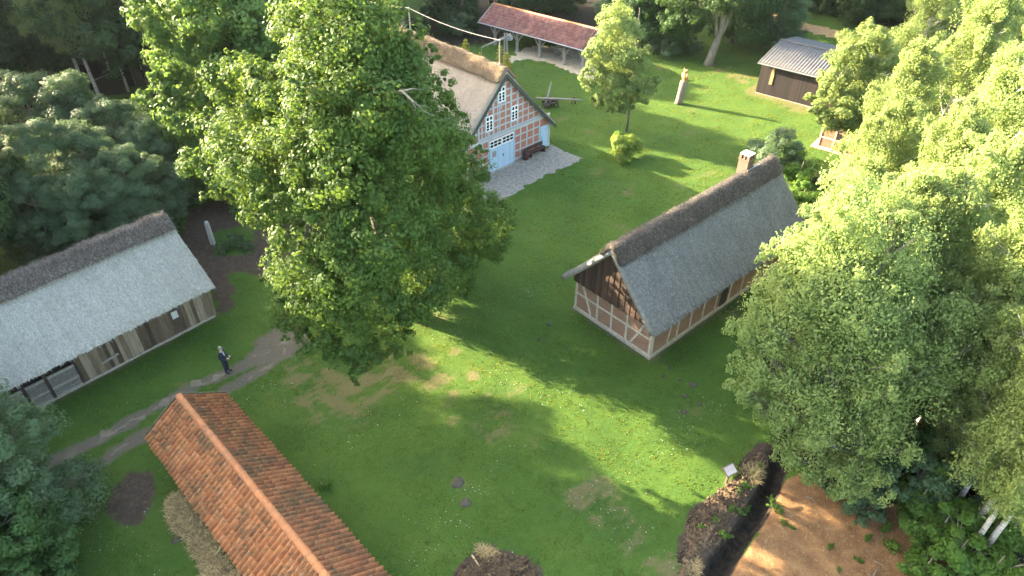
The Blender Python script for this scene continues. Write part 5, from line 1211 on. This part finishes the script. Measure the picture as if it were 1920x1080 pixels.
for (x, y, s, lab) in [(1660, 990, .55, 'small bushy plant on the right of the bare peat'), (1560, 1020, .35, 'small bright green plant in the middle of the bare peat'), (1575, 1066, .25, 'tiny bright plant near the lower edge of the peat'), (1470, 975, .35, 'dense little green tuft by the ditch edge'), (1455, 950, .6, 'pale leafy weeds hanging over the ditch from the peat'), (1450, 930, .45, 'pale leafy weed at the upper end of the peat bank'), (1410, 895, .35, 'leafy weed on the bank right of the information panel'), (1385, 925, .35, 'leafy weed on the soil heap below the information panel'),
    (1362, 1002, .55, 'round green clump on the soil heap beside the ditch'), (1372, 955, .4, 'pale weed in the middle of the soil heap'), (1405, 945, .4, 'weed on the ditch lip'), (1630, 1005, .4, 'dim green plant at the back of the bare peat'), (1610, 1045, .35, 'dim plant beside the bleached stick on the peat'), (1485, 985, .3, 'tiny plant next to the dense tuft by the ditch'), (1400, 915, .5, 'pale weed between information panel and ditch'), (1340, 975, .45, 'small green weed on the left slope of the soil heap'), (1390, 960, .4, 'small green weed on the right slope of the soil heap'), (1318, 990, .4, 'lowest green weed on the left of the soil heap'), (1377, 890, .6, 'tall pale weed right behind the information panel'), (1425, 880, .4, 'weed at the upper end of the soil heap'), (612, 910, .55, 'yellow green weed beside the right eave of the tiled shed'), (800, 1015, .22, 'small clover tuft in the lower middle of the lawn')]:
    c = at(x, y, .1); SA.put(c[0], c[1], s*.9, lab, group='weeds on the bare soil', cat='weed', name='weed')
for (x, y, H, P, lab) in [(440, 462, 1.1, SB, 'low leafy bush right of the stone pillar'), (465, 470, .8, SB, 'low leafy bush on dark soil beyond the barn corner'), (418, 472, .7, SB, 'small low bush at the foot of the stone pillar'), (330, 440, 1.2, SD, 'dark shrub behind the barn gable'), (520, 395, 2., SD, 'dark shrub in deep shade under the oak leaves')]:
    c = at(x, y, 0); P.put(c[0], c[1], H, lab, group='low bushes behind the barn', cat='bush')
# left thicket behind the barn
G_H = 'bushy trees of the shaded thicket on the left'
for i, (x, y, H, lab) in enumerate([(25, 140, 9, 'dark bushy tree at the left edge below the forest'), (110, 142, 9, 'bushy tree with paler top at the upper left of the thicket'), (190, 185, 8, 'bushy tree right in front of the two white birch trunks'), (255, 225, 7, 'bushy tree at the right end of the thicket by the shaded grass'), (50, 235, 8.5, 'bushy tree at the left edge in the middle of the thicket'), (135, 240, 8, 'bushy tree in the centre of the thicket'),
    (215, 280, 7, 'shaded bushy tree right of the thicket centre'), (290, 275, 5, 'small bushy tree where the thicket meets the chestnut'), (40, 330, 6.5, 'dark bushy tree just behind the left part of the barn ridge'), (130, 330, 6.5, 'dark bushy tree directly behind the middle of the barn ridge'), (215, 355, 5, 'dark bushy tree behind the right part of the barn ridge'), (285, 330, 3.6, 'low dark bush between thicket and stone pillar')]):
    top((HA, HB)[i % 2], x, y, H, lab, group=G_H, sxy=1.12)
# lower left foreground trees
top(HA, -135, 748, 8.3, 'dark bushy tree in the lower left corner in front of the barn', rz=1.)
top(HC, -60, 925, 6., 'maple leaved tree at the lower left corner below the darker bushy tree', rz=2.)
top(HC, -20, 1010, 5., 'maple leaved tree cut by the left edge at the bottom', rz=4.)
# birches and forest, upper left
for (p, H, lab, rz) in [((168, 183), 15, 'left one of two white birch trunks in the upper left forest', 3.), ((193, 197), 15, 'right one of two white birch trunks in the upper left forest', 3.3), ((242, 172), 12, 'thin grey birch right of the two white trunks', 2.6), ((267, 130), 13, 'thin birch with curved trunk left of the chestnut crown', 1.), ((205, 132), 10, 'thin dim birch between the white trunks and the dark forest', .4)]:
    c = at(*p); BT.put(c[0], c[1], H, lab, rz=rz, group='birches with white trunks in the upper left')
stick((118, 180), (152, 150), .09, 'pale fallen branch leaning beside the left white birch trunk', 'deadwood', 'fallen branches in the upper left forest')
stick((165, 157), (220, 135), .08, 'fallen dim branch lying behind the white birch trunks', 'barkgrey', 'fallen branches in the upper left forest')
G_F = 'dark forest trees along the top'
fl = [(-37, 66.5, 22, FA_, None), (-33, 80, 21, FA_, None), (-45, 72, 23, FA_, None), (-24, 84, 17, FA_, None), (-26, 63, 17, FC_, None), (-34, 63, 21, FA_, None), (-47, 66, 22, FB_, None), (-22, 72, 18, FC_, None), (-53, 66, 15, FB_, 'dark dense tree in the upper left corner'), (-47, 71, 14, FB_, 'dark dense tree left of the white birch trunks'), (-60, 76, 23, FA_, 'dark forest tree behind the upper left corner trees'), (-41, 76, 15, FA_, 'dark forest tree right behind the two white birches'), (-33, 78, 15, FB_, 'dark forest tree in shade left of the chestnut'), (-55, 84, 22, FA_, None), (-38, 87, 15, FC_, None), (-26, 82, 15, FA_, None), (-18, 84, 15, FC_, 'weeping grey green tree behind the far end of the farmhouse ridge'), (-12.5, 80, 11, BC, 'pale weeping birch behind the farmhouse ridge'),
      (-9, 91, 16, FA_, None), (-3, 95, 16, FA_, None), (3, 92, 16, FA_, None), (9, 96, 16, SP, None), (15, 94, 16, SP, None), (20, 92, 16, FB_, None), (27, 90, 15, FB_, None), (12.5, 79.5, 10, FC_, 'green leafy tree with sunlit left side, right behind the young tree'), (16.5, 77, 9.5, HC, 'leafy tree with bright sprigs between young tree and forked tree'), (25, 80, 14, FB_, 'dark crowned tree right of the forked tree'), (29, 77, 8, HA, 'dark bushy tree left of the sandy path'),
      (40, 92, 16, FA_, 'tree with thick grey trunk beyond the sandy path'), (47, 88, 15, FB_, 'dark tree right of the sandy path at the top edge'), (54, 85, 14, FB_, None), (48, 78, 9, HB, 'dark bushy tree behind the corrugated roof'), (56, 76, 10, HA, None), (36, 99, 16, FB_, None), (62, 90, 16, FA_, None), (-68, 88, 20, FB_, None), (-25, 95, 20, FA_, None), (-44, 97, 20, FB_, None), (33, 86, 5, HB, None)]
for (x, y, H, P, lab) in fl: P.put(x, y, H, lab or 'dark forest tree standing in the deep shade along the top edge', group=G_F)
for (x, y, H) in [(15, 95, 8), (60, 118, 7), (110, 100, 8), (35, 150, 6), (85, 160, 5), (140, 112, 6), (190, 100, 7), (235, 105, 7), (280, 95, 7), (310, 120, 6), (330, 70, 8), (215, 118, 4), (255, 90, 8), (20, 60, 9), (160, 70, 9), (90, 60, 9), (-30, 120, 9), (620, 60, 6), (690, 45, 7), (760, 42, 5), (820, 30, 5), (870, 22, 5), (560, 40, 8), (780, 66, 3.5), (725, 85, 4), (840, 62, 3), (880, 52, 3), (960, 28, 4), (1010, 20, 5), (1060, 20, 5)]:
    c = at(x, y); FU.put(c[0], c[1], H, 'dark bushy understorey tree in the deep shade of the upper left forest', group='understorey trees of the shaded forest', cat='tree')
for (x, y, H, lab) in [(1560, 22, 7, 'dark bush tree beyond the sandy path, left of the leaning grey trunk'), (1610, 42, 7, 'dark bush tree at the right end of the sandy path'), (1650, 20, 9, 'dark bushy tree at the top edge above the corrugated roof'), (1455, 12, 6, 'dark bushy tree at the left end of the sandy path'), (1700, 55, 8, 'dark bushy tree between corrugated roof and sunlit grove'), (1530, 8, 8, 'dark bushy tree at the top edge above the sandy path')]:
    c = at(x, y); FU.put(c[0], c[1], H, lab, group='bushy trees beyond the sandy path', cat='tree')
# forest floor shrubs
for k in range(46):
    x, y = rnd.uniform(-58, 48), rnd.uniform(66, 95)
    pp = proj((x, y, .5))
    if not (0 < pp[0] < 1920 and -40 < pp[1] < 190): continue
    if 880 < pp[0] < 1200 and pp[1] > 20: continue
    if pp[0] > 1200 and pp[1] > 20 or (pp[0] > 1440 and pp[0] < 1660) or (560 < pp[0] < 900 and pp[1] > 92): continue
    (SD, SB)[k % 2].put(x, y, rnd.uniform(1., 2.6), 'dark undergrowth shrub on the shaded forest floor', group='undergrowth of the shaded forest', cat='shrub', name='undergrowth_shrub')
for (x, y, H) in [(1250, 108, 2.2), (1275, 100, 2.4), (1222, 100, 2.5), (1405, 70, 2.4), (1425, 75, 2.2), (1385, 62, 2.), (1300, 98, 1.6)]:
    c = at(x, y); (SB, SD)[int(x) % 2].put(c[0], c[1], H, 'leafy shrub along the forest edge beside the forked trunk', group='shrubs along the forest edge', cat='shrub')
# golden conifers behind the farmhouse ridge
for (x, y, Y, H, lab) in [(872, 66, 66.5, None, 'golden young conifer rising behind the middle of the farmhouse ridge'), (938, 78, 65.5, None, 'slim greenish conifer directly behind the gable end pole'), (951, 90, 63.5, None, 'golden young conifer at the gable end of the farmhouse ridge'), (900, 92, 67, None, 'tiny golden conifer tip peeping over the farmhouse ridge')]:
    p = atY(x, y, Y); CO.put(p[0], p[1], p[2], lab, group='golden conifers behind the farmhouse', sxy=1.35)
# forest beyond the left edge: shades the foreground
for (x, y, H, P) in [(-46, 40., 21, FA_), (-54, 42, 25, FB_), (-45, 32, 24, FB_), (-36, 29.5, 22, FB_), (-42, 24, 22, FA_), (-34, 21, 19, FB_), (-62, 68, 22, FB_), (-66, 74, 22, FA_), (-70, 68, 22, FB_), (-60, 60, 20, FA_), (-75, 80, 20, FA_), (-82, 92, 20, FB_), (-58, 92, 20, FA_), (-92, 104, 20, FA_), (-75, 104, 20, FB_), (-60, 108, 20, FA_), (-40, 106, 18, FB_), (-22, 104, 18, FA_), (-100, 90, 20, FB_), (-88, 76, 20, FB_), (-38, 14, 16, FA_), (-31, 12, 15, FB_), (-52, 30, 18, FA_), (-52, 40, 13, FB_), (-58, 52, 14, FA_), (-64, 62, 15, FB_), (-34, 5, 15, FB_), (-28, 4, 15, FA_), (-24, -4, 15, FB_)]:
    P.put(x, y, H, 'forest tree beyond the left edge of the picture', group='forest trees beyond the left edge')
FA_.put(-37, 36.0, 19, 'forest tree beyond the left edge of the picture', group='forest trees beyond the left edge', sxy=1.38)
FA_.put(-32.4, 32.9, 18, 'tree whose sunlit leaves poke in at the left edge behind the barn', sxy=.8)
for (x, y, H, P) in [(26, 22, 12, BA), (30, 28, 13, BC), (33, 38, 13, BB), (28, 32, 12, BA), (38, 46, 13, BC), (30, 18, 12, BC), (42, 55, 14, BA), (36, 62, 14, BB), (46, 66, 14, BC), (52, 70, 14, BA), (40, 34, 13, BC)]:
    P.put(x, y, H, 'pale green birch deeper in the grove toward the right edge', group='birches deeper in the grove')
# ------------------------------------------------------------------ grass blades on the lawn
def grassmat():
    m, t, b = nt('grass_blades'); g = G(t); o = g.obj()
    n1 = g.noise(o, .3, 5, .6); n2 = g.noise(o, 2.6, 5, .7)
    k = g.math('ADD', g.math('ADD', g.math('MULTIPLY', n1, .45), g.math('MULTIPLY', n2, .45)), g.math('MULTIPLY', g.math('SUBTRACT', g.isl(), .5), .35))
    col = g.ramp(k, [(.22, (.023, .066, .010)), (.45, (.044, .110, .013)), (.62, (.082, .150, .020)), (.8, (.15, .165, .045))])
    dr = g.attr('dry').outputs['Fac']; n4 = g.noise(o, .9, 4, .65)
    col = g.mix(g.math('MULTIPLY', g.math('SUBTRACT', n4, .5, clamp=True), 2.6, clamp=True), col, (.028, .075, .018))
    col = g.mix(g.math('MULTIPLY', dr, .8), col, (.22, .17, .08))
    g.put(b.inputs['Base Color'], col); b.inputs['Roughness'].default_value = .6; b.inputs['Specular IOR Level'].default_value = .25
    tl = g.new('ShaderNodeBsdfTranslucent', i_Color=g.mix(.5, col, (.50, .44, .04)))
    mx = g.new('ShaderNodeMixShader', i_0=.45, i_1=b.outputs[0], i_2=tl.outputs[0]); t.links.new(mx.outputs[0], t.nodes['Material Output'].inputs[0]); return m
MT['grass'] = grassmat()
def grass():
    zones = [(-26, 18, 12, 34, 150, .060, .075), (-30, 26, 34, 50, 85, .085, .085), (-32, 36, 50, 66, 42, .12, .10), (-20, 48, 66, 84, 16, .17, .12)]
    A = []
    for (x0, x1, y0, y1, den, w, h) in zones:
        n = int((x1-x0)*(y1-y0)*den); X = RNG.uniform(x0, x1, n); Y = RNG.uniform(y0, y1, n); A.append(np.stack([X, Y, np.full(n, w), np.full(n, h)], -1))
    A = np.concatenate(A); X, Y, Wd, Hh = A.T
    sc_ = lambda M: sample(M, X, Y)
    def sample(M, x, y):
        i = np.clip(np.searchsorted(ys_dense, y)-1, 0, nyg-2); j = np.clip(np.searchsorted(xs_dense, x)-1, 0, nxg-2); return M[i, j]
    cover = 1-np.maximum.reduce([sample(soil, X, Y), sample(wet, X, Y), sample(peat, X, Y), .95*sample(wood, X, Y), sample(trk, X, Y)*.8])
    dr = sample(dry, X, Y)
    keep = RNG.uniform(0, 1, len(X)) < np.clip(cover, .0, 1)*(1-.55*dr)
    for f in list(FOOT.values())+[COB, SAND, SPATH]: keep &= ~inpoly(X, Y, f)
    for pl in (RUT1, RUT2): keep &= segdist(X, Y, pl) > .05+.4*RNG.uniform(0, 1, len(X))**2
    X, Y, Wd, Hh, dr = X[keep], Y[keep], Wd[keep], Hh[keep], dr[keep]; n = len(X)
    Z = ground_z(X, Y)-.008; a = RNG.uniform(0, 6.283, n); lean = RNG.uniform(.2, 1.1, n); la = RNG.uniform(0, 6.283, n)
    tuf = np.clip(.75+.7*nfield(X, Y, 1.1, 4., 4)+.5*nfield(X, Y, 4.3, 1., 2), .3, 2.1); Hh = Hh*RNG.uniform(.5, 1.25, n)*tuf; Wd = Wd*RNG.uniform(.6, 1.3, n)*.5
    dx, dy = np.cos(a)*Wd, np.sin(a)*Wd
    V = np.stack([np.stack([X-dx, Y-dy, Z], -1), np.stack([X+dx, Y+dy, Z], -1), np.stack([X+np.cos(la)*lean*Hh, Y+np.sin(la)*lean*Hh, Z+Hh*(1-.25*lean)], -1)], 1).reshape(-1, 3)
    me = npmesh('lawn_grass', V, np.arange(n*3).reshape(-1, 3)); at_ = me.attributes.new('dry', 'FLOAT', 'POINT'); at_.data.foreach_set('value', np.repeat(np.clip(dr+RNG.normal(0, .12, n), 0, 1), 3).astype(np.float32))
    props(link('lawn_grass', me, 'grass'), 'short green lawn grass', 'grass', kind='stuff')
grass()
def flowers():
    n = 5200; X = RNG.uniform(-20, 14, n); Y = RNG.uniform(13, 34, n); k = (nfield(X, Y, .5, 2.)+.5*nfield(X, Y, 1.7, 5.) > .28)
    for f in list(FOOT.values())+[HEAP, PEAT, BOTD, SOIL2, WORN]: k &= ~inpoly(X, Y, f)
    k &= (segdist(X, Y, DITCH) > 1.2) & (segdist(X, Y, RUT1) > .5) & (segdist(X, Y, RUT2) > .5); X, Y = X[k], Y[k]; n = len(X); Z = ground_z(X, Y)+RNG.uniform(.05, .10, n)
    r = RNG.uniform(.010, .024, n); a = RNG.uniform(0, 6.28, n); Q = [np.stack([X+r*np.cos(a+q), Y+r*np.sin(a+q), Z+RNG.normal(0, .006, n)], -1) for q in (0, 1.57, 3.14, 4.71)]
    props(link('clover_flowers', npmesh('clover_flowers', np.stack(Q, 1).reshape(-1, 3), np.arange(n*4).reshape(-1, 4)), flat('clover_white', (.5, .52, .45), .9, .15, 5, bump=0)), 'tiny pale clover flowers scattered over the lawn', 'flowers', kind='stuff')
flowers()
# ------------------------------------------------------------------ light
AZ, EL = R_(-26), R_(20)      # direction the sunlight travels in, and the sun's height
w = bpy.data.worlds.new('World'); sc.world = w; w.use_nodes = True; wt_ = w.node_tree
sky = wt_.nodes.new('ShaderNodeTexSky'); sky.sky_type = 'NISHITA'; sky.sun_disc = False; sky.sun_elevation = EL
sx, sy = -math.cos(AZ), -math.sin(AZ); sky.sun_rotation = math.atan2(sx, sy)
bg = wt_.nodes['Background']; wt_.links.new(sky.outputs[0], bg.inputs[0]); bg.inputs[1].default_value = .15; sky.dust_density = 3.; sky.ozone_density = .6
sl = bpy.data.lights.new('sun', 'SUN'); sl.energy = 4.9; sl.angle = R_(.55); sl.color = (1, .885, .69)
so = bpy.data.objects.new('sun', sl); COL.objects.link(so); so.location = (-60, 40, 60)
so.rotation_euler = Vector((math.cos(AZ)*math.cos(EL), math.sin(AZ)*math.cos(EL), -math.sin(EL))).to_track_quat('-Z', 'Y').to_euler()
sc.view_settings.view_transform = 'Standard'; sc.view_settings.look = 'None'; sc.view_settings.gamma = 1; sc.view_settings.use_curve_mapping = False
sc.view_settings.exposure = 3.35
sc.view_settings.use_white_balance = True; sc.view_settings.white_balance_temperature = 7400; sc.view_settings.white_balance_tint = 10
# ------------------------------------------------------------------ air
mb = MB(); mb.box(-135, 125, -25, 145, -2.6, 33); hz = mb.build('haze', None); props(hz, 'thin morning haze in the air', 'haze', kind='stuff')
hm = bpy.data.materials.new('haze_air'); hm.use_nodes = True; hm.node_tree.nodes.clear()
ho = hm.node_tree.nodes.new('ShaderNodeOutputMaterial'); hv = hm.node_tree.nodes.new('ShaderNodeVolumePrincipled')
hv.inputs['Density'].default_value = .00005; hv.inputs['Color'].default_value = (.72, .88, 1, 1); hv.inputs['Anisotropy'].default_value = .2
hm.node_tree.links.new(hv.outputs[0], ho.inputs['Volume']); hz.data.materials.append(hm)
sc.cycles.max_bounces = 5; sc.cycles.diffuse_bounces = 3; sc.cycles.transmission_bounces = 4
